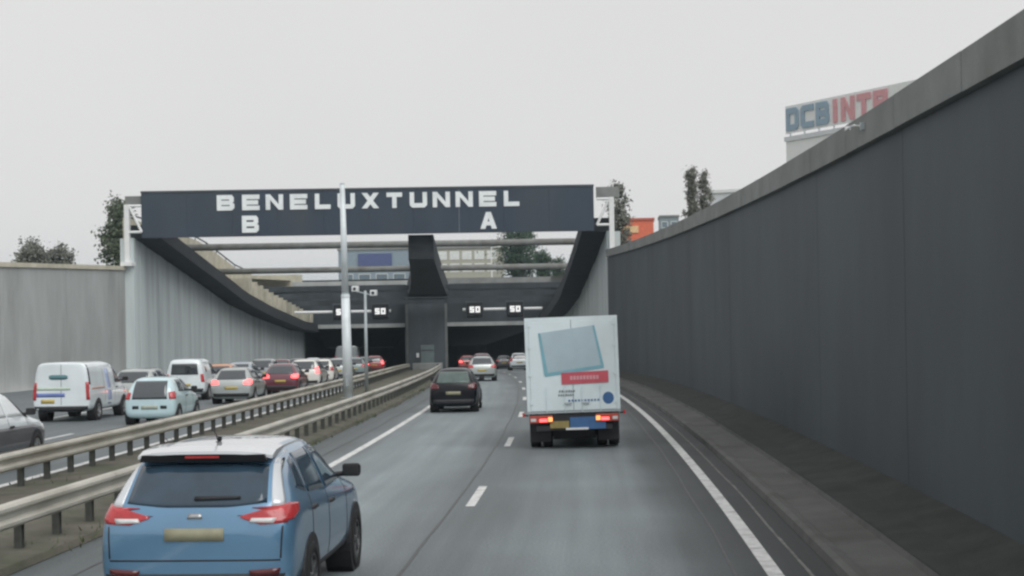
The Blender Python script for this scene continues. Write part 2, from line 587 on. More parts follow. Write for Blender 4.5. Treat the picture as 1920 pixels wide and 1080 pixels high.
for a, b in zip(frange(101.25, 176.2, 5), frange(101.25, 176.2, 5)[1:]):
    slab(mb, a, b, lambda q: XR(q) + .1, lambda q: XR(q) + .9, lambda q: zr(q) - .2, lambda q: ZB(q) + .05)
lpart(mb, 'backing', M_conc_rib, rr)

# ------------------------------------------------------------------ sloping beams and cross beams of the light screen
def sloping_beam(label, xa, xb, group):
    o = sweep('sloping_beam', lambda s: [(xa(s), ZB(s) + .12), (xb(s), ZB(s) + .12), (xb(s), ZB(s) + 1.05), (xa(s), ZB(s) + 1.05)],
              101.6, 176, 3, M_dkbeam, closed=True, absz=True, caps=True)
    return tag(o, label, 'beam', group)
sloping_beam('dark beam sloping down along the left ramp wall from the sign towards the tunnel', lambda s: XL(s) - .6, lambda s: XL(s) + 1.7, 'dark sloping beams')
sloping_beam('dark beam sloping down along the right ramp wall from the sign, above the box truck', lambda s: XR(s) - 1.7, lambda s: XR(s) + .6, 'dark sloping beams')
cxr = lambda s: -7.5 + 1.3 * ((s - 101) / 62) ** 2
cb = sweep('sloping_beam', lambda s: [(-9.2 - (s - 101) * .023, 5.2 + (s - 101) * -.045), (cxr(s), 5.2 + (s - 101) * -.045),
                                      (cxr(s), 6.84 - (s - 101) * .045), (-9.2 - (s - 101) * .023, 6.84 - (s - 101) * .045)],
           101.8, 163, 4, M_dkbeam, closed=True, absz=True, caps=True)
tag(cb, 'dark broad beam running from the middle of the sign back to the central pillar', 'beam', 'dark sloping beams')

M_xbeam = mat('cross_beam_paint', (.20, .21, .20), .7, var=.2, scale=1.5, dirt=(.12, .10, .085), dirt_amt=.6)
def cross_beam(s, z, label):
    mb = MB()
    a, b = RZ(XL(s) - .9, s, z), RZ(XR(s) + .4, s, z)
    mb.tube([a, b], .26, 12)
    t = thing('cross_beam', label, 'beam', a, 0, 'cross beams behind the sign')
    lpart(mb, 'beam', M_xbeam, t, smooth=True)
    for X in (XL(s) - .7, XR(s) + .2):
        mb = MB()
        p = RZ(X, s, z)
        mb.box(p.x - .14, p.x + .14, p.y - .14, p.y + .14, ZB(s) + 1.05, z - .22)
        lpart(mb, 'post', M_dkbeam, t)
cross_beam(113, 6.55, 'upper grey cross beam just under the sign board')
cross_beam(129, 4.98, 'lower grey cross beam between the sign and the tunnel portal')

# concrete fins on the left slope
for i in range(15):
    s = 131 + i * 2.75
    mb = MB()
    z0 = ZB(s) + .98
    slab(mb, s, s + 1.5, lambda q: XL(q) - 1.1, lambda q: XL(q) + 1.66, z0 + .08, z0 + 1.45 - i * .02)
    o = mb.obj('concrete_fin', M_tan)
    nth = ('highest', 'second', 'third', 'fourth', 'fifth', 'sixth', 'seventh', 'eighth', 'ninth', 'tenth', 'eleventh', 'twelfth', 'thirteenth', 'fourteenth', 'lowest')[i]
    tag(o, nth + ' pale concrete fin down the row on top of the left sloping beam', 'fin', 'concrete fins along the left slope')
# sandy outer wall and handrail behind the left beam
ow = thing('parapet_wall', 'sandy concrete parapet with a thin dark handrail behind the left sloping beam', 'wall', RZ(-29, 120, 4.6))
mb = MB()
zow = interp([(104, 8.4), (125.8, 7.45), (141, 5.35), (150, 4.9)])
for a, b in zip(frange(104, 148, 4), frange(104, 148, 4)[1:]):
    slab(mb, a, b, lambda q: XL(q) - 1.55, lambda q: XL(q) - 1.2, lambda q: ZB(q) - .5, zow)
lpart(mb, 'parapet', M_tan, ow)
mb = MB()
mb.tube([RZ(XL(s) - 1.3, s, zow(s) + .3) for s in frange(104, 148, 4)], .06, 6)
for s in frange(104, 148, 4):
    mb.tube([RZ(XL(s) - 1.3, s, zow(s)), RZ(XL(s) - 1.3, s, zow(s) + .3)], .04, 6)
lpart(mb, 'handrail', M_dkbeam, ow)

# ------------------------------------------------------------------ the sign across the road
def strokes(ch, W, H, T):
    """Block letter as polygons (x,z), counter-clockwise."""
    r = lambda x0, x1, z0, z1: [(x0, z0), (x1, z0), (x1, z1), (x0, z1)]
    m = H / 2
    if ch == 'E': return [r(0, T, 0, H), r(T, W, 0, T), r(T, W, H - T, H), r(T, W * .92, m - T / 2, m + T / 2)]
    if ch == 'F': return [r(0, T, 0, H), r(T, W, H - T, H), r(T, W * .9, m - T / 2, m + T / 2)]
    if ch == 'L': return [r(0, T, 0, H), r(T, W, 0, T)]
    if ch == 'T': return [r(0, W, H - T, H), r(W / 2 - T / 2, W / 2 + T / 2, 0, H - T)]
    if ch == 'I': return [r(W / 2 - T / 2, W / 2 + T / 2, 0, H)]
    c = T * .55
    if ch == 'U': return [r(0, T, c, H), r(W - T, W, c, H), [(0, c), (c, 0), (W - c, 0), (W, c), (W, T), (0, T)]]
    if ch == 'N': return [r(0, T, 0, H), r(W - T, W, 0, H), [(T, H), (T, H - T * 1.25), (W - T, 0), (W - T, T * 1.25)]]
    if ch == 'B': return [r(0, T, 0, H), [(T, 0), (W - c, 0), (W, c), (W, T), (T, T)], [(T, H - T), (W * .97, H - T), (W * .97, H - c), (W - c, H), (T, H)],
                          r(T, W * .93, m - T / 2, m + T / 2), r(W - T, W, T, m - T * .2), r(W * .97 - T, W * .97, m + T * .2, H - T)]
    if ch == 'D': return [r(0, T, 0, H), [(T, 0), (W - c, 0), (W, c), (W, T), (T, T)], [(T, H - T), (W, H - T), (W, H - c), (W - c, H), (T, H)], r(W - T, W, T, H - T)]
    if ch == 'C': return [r(0, T, c, H - c), [(0, c), (c, 0), (W, 0), (W, T), (T, T)], [(0, H - c), (T, H - T), (W, H - T), (W, H), (c, H)]]
    if ch == 'R': return [r(0, T, 0, H), r(T, W, H - T, H), r(T, W, m - T / 2, m + T / 2), r(W - T, W, m + T / 2, H - T), [(W * .45, m - T / 2), (W - T, 0), (W, 0), (W * .45 + T, m - T / 2)]]
    if ch == 'X': return [[(0, 0), (T * 1.25, 0), (W, H), (W - T * 1.25, H)], [(W - T * 1.25, 0), (W, 0), (T * 1.25, H), (0, H)]]
    if ch == 'A': return [[(0, 0), (T * 1.15, 0), (W / 2 + T * .4, H), (W / 2 - T * .55, H)], [(W - T * 1.15, 0), (W, 0), (W / 2 + T * .55, H), (W / 2 - T * .4, H)], r(W * .25, W * .75, H * .2, H * .2 + T * .9)]
    if ch == '5': return [r(0, W, H - T, H), r(0, T, m + T / 2, H - T), r(0, W, m - T / 2, m + T / 2), r(W - T, W, T, m - T / 2), r(0, W, 0, T)]
    if ch == '0': return [r(0, W, H - T, H), r(0, W, 0, T), r(0, T, T, H - T), r(W - T, W, T, H - T)]
    return []

def letter(ch, origin, ux, uz, un, W, H, T, depth, m, parent, name='letter'):
    """Letter at origin (lower left), ux to the right, uz up, un out of the board."""
    mb = MB()
    for i, poly in enumerate(strokes(ch, W, H, T)):
        d = depth + i * .002
        a = [origin + ux * x + uz * z for x, z in poly]
        b = [p + un * d for p in a]
        n = len(a)
        fs = [tuple(range(n, 2 * n))] + [(k, (k + 1) % n, n + (k + 1) % n, n + k) for k in range(n)]
        mb.add(a + b, fs)
    o = mb.obj(name, m, None)
    if parent is not None:
        local(o, parent)
    return o

SF = 101.0
ux = (RP(1, SF) - RP(0, SF)); ux.z = 0; ux.normalize()
un = Vector((ux.y, -ux.x, 0))
uz = Vector((0, 0, 1))
sg = thing('tunnel_sign', 'wide dark navy sign board with white letters spanning the road above the tunnel ramp', 'sign', RZ(-12, SF, 6.86))
XB0, XB1 = -27.05, 3.42
nb = 10
for i in range(nb):
    a = XB0 + (XB1 - XB0) * i / nb
    b = XB0 + (XB1 - XB0) * (i + 1) / nb
    pa, pb = RZ(a, SF, 0) + ux * .004, RZ(b, SF, 0) - ux * .004
    q = [pa, pb, pb - un * .5, pa - un * .5]
    mb = MB()
    mb.hexa([Vector((p.x, p.y, 6.86)) for p in q] + [Vector((p.x, p.y, 9.86)) for p in q])
    lpart(mb, 'panel', M_navy, sg)
pa, pb = RZ(XB0 - .02, SF, 0) + un * .04, RZ(XB1 + .02, SF, 0) + un * .04
q = [pa, pb, pb - un * .6, pa - un * .6]
mb = MB().hexa([Vector((p.x, p.y, 9.865)) for p in q] + [Vector((p.x, p.y, 10.0)) for p in q])
lpart(mb, 'top_trim', M_dkconc, sg)
M_let = mat('white_letter', (.86, .90, .91), .45, var=.05, scale=2, dirt=(.5, .54, .54), dirt_amt=.35)
def bx(px):
    return XB0 + (px - 265) / 847 * (XB1 - XB0)
for ch, px in zip('BENELUXTUNNEL', (422, 469, 513, 558, 603, 647, 692, 737, 782, 825, 868, 912, 957)):
    W = 1.17 if ch not in 'LT' else 1.05
    o = RZ(bx(px) - W / 2, SF, 8.61) + un * .003
    letter(ch, o, ux, uz, un, W, 1.04, .30, .06, M_let, sg)
for ch, px in (('B', 467.5), ('A', 913)):
    o = RZ(bx(px) - .56, SF, 7.10) + un * .003
    letter(ch, o, ux, uz, un, 1.12, 1.14, .30, .06, M_let, sg)

def end_bracket(X, side, label):
    p = RZ(X, SF, 5.0)
    t = thing('sign_support', label, 'steel support', p, 0, 'white steel supports at the ends of the sign')
    mb = MB().box(p.x - .17, p.x + .17, p.y - .3, p.y + .05, 5.0, 9.1)
    lpart(mb, 'post', M_white, t, bevel=.02)
    mb = MB().box(p.x - .4, p.x + .4, p.y - .5, p.y + .25, 4.992, 5.25)
    lpart(mb, 'base_plate', M_white, t)
    mb = MB()
    a = Vector((p.x - side * .17, p.y - .2, 0))
    b = Vector((p.x - side * 1.0, p.y - .2, 0))
    for z0, z1, A, B in ((9.0, 9.0, a, b), (7.25, 7.25, a, b), (7.25, 9.0, b, a)):
        mb.tube([A + uz * z0, B + uz * z1], .09, 8)
    lpart(mb, 'bracket', M_white, t)
    mb = MB().box(p.x - 1.05, p.x + .55, p.y + .35, p.y + 1.4, 9.12, 9.85) if side > 0 else MB().box(p.x - .3, p.x + .8, p.y + .35, p.y + 1.4, 9.12, 9.7)
    lpart(mb, 'equipment_box', M_cap, t)
    mb = MB().box(p.x - .12, p.x + .12, p.y + .06, p.y + .9, 8.9, 9.118)
    lpart(mb, 'box_arm', M_white, t)
end_bracket(-27.95, -1, 'white steel support holding the left end of the navy sign board')
end_bracket(4.62, 1, 'white steel support holding the right end of the navy sign board')

# ------------------------------------------------------------------ tunnel portal
ST = 175.0
tp = thing('tunnel_portal', 'dark concrete double tunnel mouth with a central pillar at the foot of the ramp', 'tunnel', RP(-8.5, ST))
HEADROOM = 5.15
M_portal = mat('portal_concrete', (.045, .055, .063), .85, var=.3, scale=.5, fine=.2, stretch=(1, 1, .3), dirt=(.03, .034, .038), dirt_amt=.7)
zc = zr(ST) + HEADROOM
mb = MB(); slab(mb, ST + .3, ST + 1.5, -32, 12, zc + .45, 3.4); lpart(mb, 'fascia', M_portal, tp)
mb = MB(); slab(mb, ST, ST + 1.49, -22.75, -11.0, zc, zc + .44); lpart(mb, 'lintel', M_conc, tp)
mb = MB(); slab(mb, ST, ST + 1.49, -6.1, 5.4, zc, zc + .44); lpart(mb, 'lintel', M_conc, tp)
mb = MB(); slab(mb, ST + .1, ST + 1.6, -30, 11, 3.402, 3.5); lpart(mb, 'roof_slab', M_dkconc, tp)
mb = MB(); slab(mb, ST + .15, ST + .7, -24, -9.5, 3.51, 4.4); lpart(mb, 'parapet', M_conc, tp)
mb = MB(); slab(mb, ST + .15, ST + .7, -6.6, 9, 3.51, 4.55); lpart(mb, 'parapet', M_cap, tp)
mb = MB(); slab(mb, ST + 2, ST + 2.6, -40, -23, 3.9, 5.3); lpart(mb, 'parapet', M_tan, tp)
# tubes
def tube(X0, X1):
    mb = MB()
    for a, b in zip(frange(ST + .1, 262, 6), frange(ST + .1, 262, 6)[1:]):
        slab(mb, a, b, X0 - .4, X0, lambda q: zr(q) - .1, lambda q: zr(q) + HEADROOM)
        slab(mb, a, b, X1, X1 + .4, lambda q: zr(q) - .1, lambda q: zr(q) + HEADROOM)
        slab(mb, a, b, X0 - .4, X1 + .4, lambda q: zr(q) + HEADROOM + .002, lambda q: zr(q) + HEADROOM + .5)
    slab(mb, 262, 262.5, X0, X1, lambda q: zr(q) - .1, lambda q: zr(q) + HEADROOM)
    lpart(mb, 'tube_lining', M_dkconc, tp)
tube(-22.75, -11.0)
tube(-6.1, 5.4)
# outer jambs
mb = MB(); slab(mb, ST + .31, ST + 1.45, -32, -22.76, zr(ST) - .2, zc + .44); lpart(mb, 'jamb', M_dkconc, tp)
mb = MB(); slab(mb, ST + .31, ST + 1.45, 5.42, 12, zr(ST) - .2, zc + .44); lpart(mb, 'jamb', M_dkconc, tp)
# dark canopy slats in front of the portal
for s_, z_, lab in ((150.5, 3.75, 'front one of the three dark canopy beams before the tunnel portal'), (158, 3.0, 'middle one of the three dark canopy beams before the tunnel portal'), (166, 2.2, 'rear one of the three dark canopy beams before the tunnel portal')):
    mb = MB()
    slab(mb, s_, s_ + .7, lambda q: XL(q) - .5, -10.7, z_ - .55, z_)
    slab(mb, s_, s_ + .7, -6.3, lambda q: XR(q) + .2, z_ - .55, z_)
    slab(mb, s_ + .05, s_ + .65, -10.69, -6.31, z_ - .5, z_ - .05)
    tag(mb.obj('screen_beam', M_portal), lab, 'beam', 'dark canopy beams before the portal')
# pillar
PS = 168.0
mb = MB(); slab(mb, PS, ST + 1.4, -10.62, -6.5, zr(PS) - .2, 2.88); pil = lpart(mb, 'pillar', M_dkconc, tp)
mb = MB(); slab(mb, PS - .3, ST + .28, -11.1, -5.95, 2.3, 2.885); lpart(mb, 'pillar_ledge', M_dkconc, tp)
for X in (-10.9, -6.48):
    mb = MB(); slab(mb, PS + .4, PS + .8, X, X + .28, zr(PS) - .2, 2.28); lpart(mb, 'pillar_fin', M_cap, tp)
mb = MB(); slab(mb, PS - .06, PS - .003, -9.25, -7.75, zr(PS), zr(PS) + 2.9); dr = lpart(mb, 'door', mat('grey_green_door', (.16, .2, .2), .6), tp)
mb = MB(); slab(mb, PS - .1, PS - .062, -9.2, -7.8, zr(PS) + 2.25, zr(PS) + 2.35)
mb.obj('transom', M_dkconc, dr)
mb = MB(); slab(mb, PS - .15, PS - .003, -9.75, -9.45, zr(PS) + 1.5, zr(PS) + 2.0); lpart(mb, 'emergency_box', M_white, tp)
mb = MB(); slab(mb, PS - 3.5, PS - .4, -10.2, -6.9, lambda q: zr(q), lambda q: zr(q) + .85)
tag(mb.obj('crash_block', M_conc, None, bevel=.06), 'low pale concrete crash block standing in front of the tunnel pillar', 'barrier')

# lane signal gantries
M_disp = mat('signal_housing', (.012, .014, .016), .6, var=.1)
M_lit = mat('lit_display', (.8, .8, .8), .5, emit=(1, 1, 1), estr=.5, var=.02)
def gantry(X0, X1, boxes, label):
    s, z = 150.0, 1.12
    t = thing('signal_gantry', label, 'gantry', RZ(X0, s, z), 0, 'lane signal gantries')
    mb = MB()
    A, B = RZ(X0, s, z), RZ(X1, s, z)
    mb.tube([A, B], .14, 8)
    lpart(mb, 'bar', M_white, t)
    u = (B - A); u.z = 0; u.normalize()
    nrm = Vector((u.y, -u.x, 0))
    for bxx in boxes:
        c = RZ(bxx, s, z)
        mb = MB()
        q = [c - u * .78 + nrm * .55, c + u * .78 + nrm * .55, c + u * .78 + nrm * .16, c - u * .78 + nrm * .16]
        mb.hexa([p - uz * .70 for p in q] + [p + uz * .70 for p in q])
        h = lpart(mb, 'signal_box', M_disp, t, bevel=.04)
        mb = MB()
        q = [c - u * .9 + nrm * .155, c + u * .9 + nrm * .155, c + u * .9 + nrm * .145, c - u * .9 + nrm * .145]
        mb.hexa([p - uz * .85 for p in q] + [p + uz * .85 for p in q])
        lpart(mb, 'backing_board', M_dkconc, t)
        for ch, dx in (('5', -.52), ('0', .06)):
            o = letter(ch, c + u * dx - uz * .30 + nrm * .552, u, uz, nrm, .46, .60, .16, .012, M_lit, t, 'digit')
    return t
gantry(-21.8, -12.2, (-17.1, -13.25), 'thin white signal gantry with two lit black lane signs over the left lanes')
gantry(-5.0, 3.0, (-3.8, .25), 'thin white signal gantry with two lit black lane signs over the right lanes')

# ------------------------------------------------------------------ guardrails
WB = [(0, .75), (.045, .735), (.075, .70), (.075, .66), (.012, .62), (.012, .55), (.075, .51), (.075, .47), (.045, .435), (0, .42)]
def guardrail(X, side, s0, s1, label):
    t = thing('guardrail', label, 'guardrail', RP(X, 20), 0, 'guardrails along the median')
    prof = [(X + side * (.08 + a), h) for a, h in WB]
    prof2 = [(X + side * (.08 + a - .008), h) for a, h in WB]
    # rail built in 4 m lengths that overlap at the joints
    s = s0
    i = 0
    while s < s1:
        d = .006 if i % 2 else 0.0
        o = sweep('rail', [(x + side * d, h) for x, h in (prof + prof2[::-1])], s, s + 4.12, 2.06, M_steel, closed=True)
        local(o, t)
        s += 4.0
        i += 1
    mb = MB()
    for x0, x1, y0, y1 in ((-.05, .05, -.05, -.04), (-.05, .05, .04, .05), (-.006, .006, -.04, .04)):
        mb.box(x0, x1, y0, y1, -.1, .70)
    me = mesh('post', mb.v, mb.f, M_post)
    mb = MB().box(0 if side > 0 else -.08, .08 if side > 0 else 0, -.06, .06, .48, .69)
    me2 = mesh('spacer', mb.v, mb.f, M_steel)
    s = s0 + .6
    while s < s1:
        p = RP(X, s)
        q = link('post', me)
        q.location = p
        q.rotation_euler = (0, 0, head(s))
        local(q, t)
        s += 1.33
    return t
guardrail(-7.55, 1, 2, 160, 'weathered steel guardrail on near side of the median, behind the blue car')
guardrail(-10.6, -1, 2, 160, 'weathered steel guardrail on far side of the median, below the stopped traffic')
# beam faces the median too on the far rail
ob = thing('guardrail', 'inner rail of the far guardrail, facing the near guardrail across the median', 'guardrail', RP(-10.5, 20))
s = 2
while s < 160:
    o = sweep('rail', [(-10.6 + .08 + a, h + .012) for a, h in WB] + [(-10.6 + .072 + a, h + .012) for a, h in WB[::-1]], s, s + 4.0, 2, M_steel, closed=True)
    local(o, ob)
    s += 4

# ------------------------------------------------------------------ masts in the median
p = RP(-9.55, 62)
t = thing('light_mast', 'tall pale tapered light mast standing in the median in front of the sign', 'mast', p)
q = Vector((0, 0, 0))
def lean(h):
    return Vector((-.012 * h, 0, h))
mb = MB().tube([lean(-.05), lean(4.3)], [.215, .175], 16); mb.obj('lower_shaft', M_mast, t, smooth=True)
mb = MB().tube([lean(4.3), lean(4.42)], [.19, .175], 16); mb.obj('collar', M_mast, t)
mb = MB().tube([lean(4.42), lean(9.0)], [.15, .105], 16); mb.obj('upper_shaft', M_mast, t, smooth=True)
mb = MB().box(-.3, .3, -.3, .3, -.05, .14); mb.obj('base_plate', M_cap, t, bevel=.02)
mb = MB().tube([lean(8.99), lean(9.06)], [.12, .05], 12); mb.obj('cap', M_gsteel, t)
mb = MB().box(-.06, .06, -.235, -.2, .6, 1.1); mb.obj('service_door', M_gsteel, t)

p = RP(-9.4, 68)
t = thing('camera_mast', 'slim grey mast with two white cameras beside the light mast', 'mast', p)
mb = MB().tube([(0, 0, -.05), (0, 0, 4.75)], [.085, .06], 10); mb.obj('pole', M_gsteel, t, smooth=True)
mb = MB().tube([(-.42, 0, 4.72), (0, 0, 4.62), (.38, 0, 4.52)], .03, 6); mb.obj('crossarm', M_gsteel, t)
for x, z in ((-.44, 4.84), (.40, 4.64)):
    mb = MB().box(x - .14, x + .14, -.28, .16, z - .13, z + .13); c = mb.obj('camera_housing', M_white, t, bevel=.03)
    mb = MB().tube([(x, -.285, z), (x, -.30, z)], .07, 10); mb.obj('lens', M_black, c)

# ------------------------------------------------------------------ vehicles
def ring(w, zb, belt, top, wr):
    zm = zb + .45 * (belt - zb)
    h = [(0, zb), (.8 * w, zb), (.97 * w, zb + .09), (w, zm), (.99 * w, belt - .10 if belt - .1 > zm else (zm + belt) / 2), (.945 * w, belt),
         (wr, top - .06 if top - .06 > belt else (belt + top) / 2), (.72 * wr, top - .012), (0, top)]
    return h

def cage(stations):
    V, F = [], []
    for (y, w_, zb, belt, top, wr) in stations:
        h = ring(w_, zb, belt, top, wr)
        V += [(x, y, z) for x, z in h] + [(-x, y, z) for x, z in h[7:0:-1]]
    n = 16
    m = len(stations)
    for i in range(m - 1):
        for j in range(n):
            a, b = i * n + j, i * n + (j + 1) % n
            F.append((a, b, b + n, a + n))
    mir = lambda j: (16 - j) % 16
    for base, flip in ((0, False), ((m - 1) * n, True)):
        caps = [(0, 1, 2, mir(2), mir(1))] + [(j, j + 1, mir(j + 1), mir(j)) for j in range(2, 6)] + [(6, 7, 8, mir(7), mir(6))]
        for c in caps:
            c = tuple(base + j for j in c)
            F.append(c if flip else c[::-1])
    return V, F

def subsurf(V, F, levels=2):
    me = bpy.data.meshes.new('body')
    me.from_pydata(V, [], F)
    bm = bmesh.new()
    bm.from_mesh(me)
    bmesh.ops.recalc_face_normals(bm, faces=list(bm.faces))
    bm.to_mesh(me)
    bm.free()
    o = bpy.data.objects.new('body', me)
    COL.objects.link(o)
    md = o.modifiers.new('s', 'SUBSURF')
    md.levels = md.render_levels = levels
    dg = bpy.context.evaluated_depsgraph_get()
    me2 = bpy.data.meshes.new_from_object(o.evaluated_get(dg))
    bpy.data.objects.remove(o)
    bpy.data.meshes.remove(me)
    me2.polygons.foreach_set('use_smooth', [True] * len(me2.polygons))
    me2.name = 'body'
    return me2

def poly_at(pl, t):
    if len(pl) == 1:
        return pl[0]
    k = t * (len(pl) - 1)
    i = min(int(k), len(pl) - 2)
    u = k - i
    return (pl[i][0] * (1 - u) + pl[i + 1][0] * u, pl[i][1] * (1 - u) + pl[i + 1][1] * u)

def patch(bvh, view, bot, top, offs=.006, nx=10, ny=6, skirt=.02):
    V, NR = [], []
    for j in range(ny + 1):
        for i in range(nx + 1):
            a0, b0 = poly_at(bot, i / nx)
            a1, b1 = poly_at(top, i / nx)
            v = j / ny
            a, b = a0 + (a1 - a0) * v, b0 + (b1 - b0) * v
            if view == 'rear': o, d = Vector((a, -3, b)), Vector((0, 1, 0))
            elif view == 'front': o, d = Vector((a, 9, b)), Vector((0, -1, 0))
            elif view == 'right': o, d = Vector((3, a, b)), Vector((-1, 0, 0))
            elif view == 'left': o, d = Vector((-3, a, b)), Vector((1, 0, 0))
            else: o, d = Vector((a, b, 5)), Vector((0, 0, -1))
            h, nn, _, _ = bvh.ray_cast(o, d)
            if h is None:
                q = {'rear': Vector((a, 0.0, b)), 'front': Vector((a, 4.2, b)), 'right': Vector((.85, a, b)), 'left': Vector((-.85, a, b))}.get(view, Vector((a, b, 1.3)))
                h, nn, _, _ = bvh.find_nearest(q)
                if h is None:
                    h, nn = q, -d
            if nn.dot(d) > 0:
                nn = -nn
            V.append(h + nn * offs)
            NR.append(nn)
    F = []
    W = nx + 1
    for j in range(ny):
        for i in range(nx):
            q = (j * W + i, j * W + i + 1, (j + 1) * W + i + 1, (j + 1) * W + i)
            F.append(q)
    loop = [i for i in range(W)] + [j * W + nx for j in range(1, ny + 1)] + [ny * W + i for i in range(nx - 1, -1, -1)] + [j * W for j in range(ny - 1, 0, -1)]
    n = len(V)
    V += [V[i] - NR[i] * (offs + skirt) for i in loop]
    for k in range(len(loop)):
        k2 = (k + 1) % len(loop)
        F.append((loop[k], n + k, n + k2, loop[k2]))
    return V, F

ARCH = {}
WH = {}
def wheel_meshes(r, wd):
    if (r, wd) in WH:
        return WH[(r, wd)]
    mb = MB().lathe_x([(-wd / 2, r * .62), (-wd / 2, r * .9), (-wd * .36, r), (wd * .36, r), (wd / 2, r * .9), (wd / 2, r * .66), (wd * .3, r * .62)], 26)
    ty = mesh('wheel', mb.v, mb.f, M_tyre, True)
    mb = MB().lathe_x([(wd * .28, r * .64), (wd * .46, r * .64), (wd * .46, r * .57), (wd * .30, r * .55)], 26)
    for k in range(5):
        a = 2 * pi * k / 5
        Mx = Matrix.Rotation(a, 4, 'X')
        mb.box(wd * .32, wd * .44, -r * .075, r * .075, r * .08, r * .58, Mx)
    mb.lathe_x([(wd * .30, .001), (wd * .46, .001), (wd * .46, r * .14), (wd * .3, r * .16)], 14)
    rm = mesh('rim', mb.v, mb.f, M_rim)
    mb = MB().lathe_x([(0, r * .64), (wd * .1, r * .64), (wd * .1, .001)], 18)
    hub = mesh('brake_disc', mb.v, mb.f, M_black)
    WH[(r, wd)] = (ty, rm, hub)
    return WH[(r, wd)]

def sym(pl):
    return [(-a, b) for a, b in pl]

def archetype(name, st, rw_, ws, sides, tails, r, wy, plate, extra=()):
    me = subsurf(*cage(st))
    bm = bmesh.new()
    bm.from_mesh(me)
    bvh = BVHTree.FromBMesh(bm)
    parts = []          # (name, mesh, default material)
    def add(pn, view, bot, top, m, **kw):
        V, F = patch(bvh, view, bot, top, **kw)
        parts.append((pn, mesh(pn, V, F, None, True), m))
    if rw_:
        add('rear_window', 'rear', *rw_, M_glass, nx=14, ny=8)
    add('windscreen', 'front', *ws, M_glass, nx=12, ny=8)
    for bot, top in sides:
        for v in ('right', 'left'):
            add('side_window', v, bot, top, M_glass)
    for view, bot, top in tails:
        if view == 'rear':
            add('tail_light', 'rear', bot, top, M_redglass, offs=.012)
            add('tail_light', 'rear', sym(bot), sym(top), M_redglass, offs=.012)
        else:
            for v in ('right', 'left'):
                add('tail_light', v, bot, top, M_redglass, offs=.012)
    if plate:
        x0, x1, z0, z1 = plate
        add('number_plate', 'rear', [(x0, z0), (x1, z0)], [(x0, z1), (x1, z1)], M_plate, offs=.014, nx=4, ny=2)
    for e in extra:
        pn, view, bot, top, m = e[:5]
        add(pn, view, bot, top, m, **(e[5] if len(e) > 5 else {}))
        if len(e) > 6 and e[6]:
            if view in ('rear', 'front'):
                add(pn, view, sym(bot), sym(top), m, **e[5])
            else:
                add(pn, 'left', bot, top, m, **e[5])
    wmax = max(s_[1] for s_ in st)
    ARCH[name] = dict(body=me, parts=parts, r=r, wy=wy, w=wmax, L=st[-1][0], bvh=bvh, bm=bm)

def seam(y, z0, z1, y2=None):
    y2 = y if y2 is None else y2
    return ('door_seam', 'right', [(y - .007, z0), (y + .007, z0)], [(y2 - .007, z1), (y2 + .007, z1)], M_black, dict(offs=.003, nx=1, ny=8, skirt=.01), True)
def handle(y, z):
    return ('door_handle', 'right', [(y - .1, z), (y + .1, z)], [(y - .09, z + .035), (y + .09, z + .035)], M_black, dict(offs=.03, nx=4, ny=2, skirt=.03), True)

# compact hatchback
archetype('hatch', [(0, .72, .36, .64, .76, .62), (.05, .80, .25, .82, .96, .70), (.14, .84, .20, .92, 1.07, .70), (.32, .85, .19, .95, 1.28, .63), (.5, .85, .19, .96, 1.42, .585),
                    (.62, .85, .19, .96, 1.46, .58), (1.0, .85, .19, .96, 1.48, .58), (1.75, .85, .19, .94, 1.485, .58), (2.2, .85, .19, .93, 1.43, .57), (2.8, .85, .19, .91, 1.10, .62),
                    (3.05, .85, .19, .90, .99, .68), (3.5, .83, .19, .86, .93, .66), (3.85, .78, .2, .74, .82, .62), (4.0, .64, .3, .55, .62, .5)],
          ([(-.60, .99), (.60, .99)], [(-.50, 1.36), (.50, 1.36)]), ([(-.60, 1.02), (.60, 1.02)], [(-.50, 1.40), (.50, 1.40)]),
          [([(1.62, .99), (2.62, .98)], [(1.62, 1.38), (2.18, 1.36)]), ([(.92, 1.0), (1.54, .99)], [(.98, 1.37), (1.54, 1.38)]), ([(.56, 1.06), (.86, 1.01)], [(.74, 1.33), (.92, 1.36)])],
          [('rear', [(.50, .80), (.80, .78)], [(.52, .93), (.76, .98)]), ('right', [(.06, .80), (.25, .84)], [(.10, .98), (.30, .98)])], .31, (.75, 3.22), (-.26, .26, .60, .71),
          [('rear_bumper', 'rear', [(-.70, .30), (.70, .30)], [(-.74, .44), (.74, .44)], M_under, dict(offs=.008, nx=10, ny=3)),
           seam(1.58, .32, .97), seam(2.66, .32, .95), seam(.9, .5, .99), handle(1.72, .84), handle(.98, .86)])

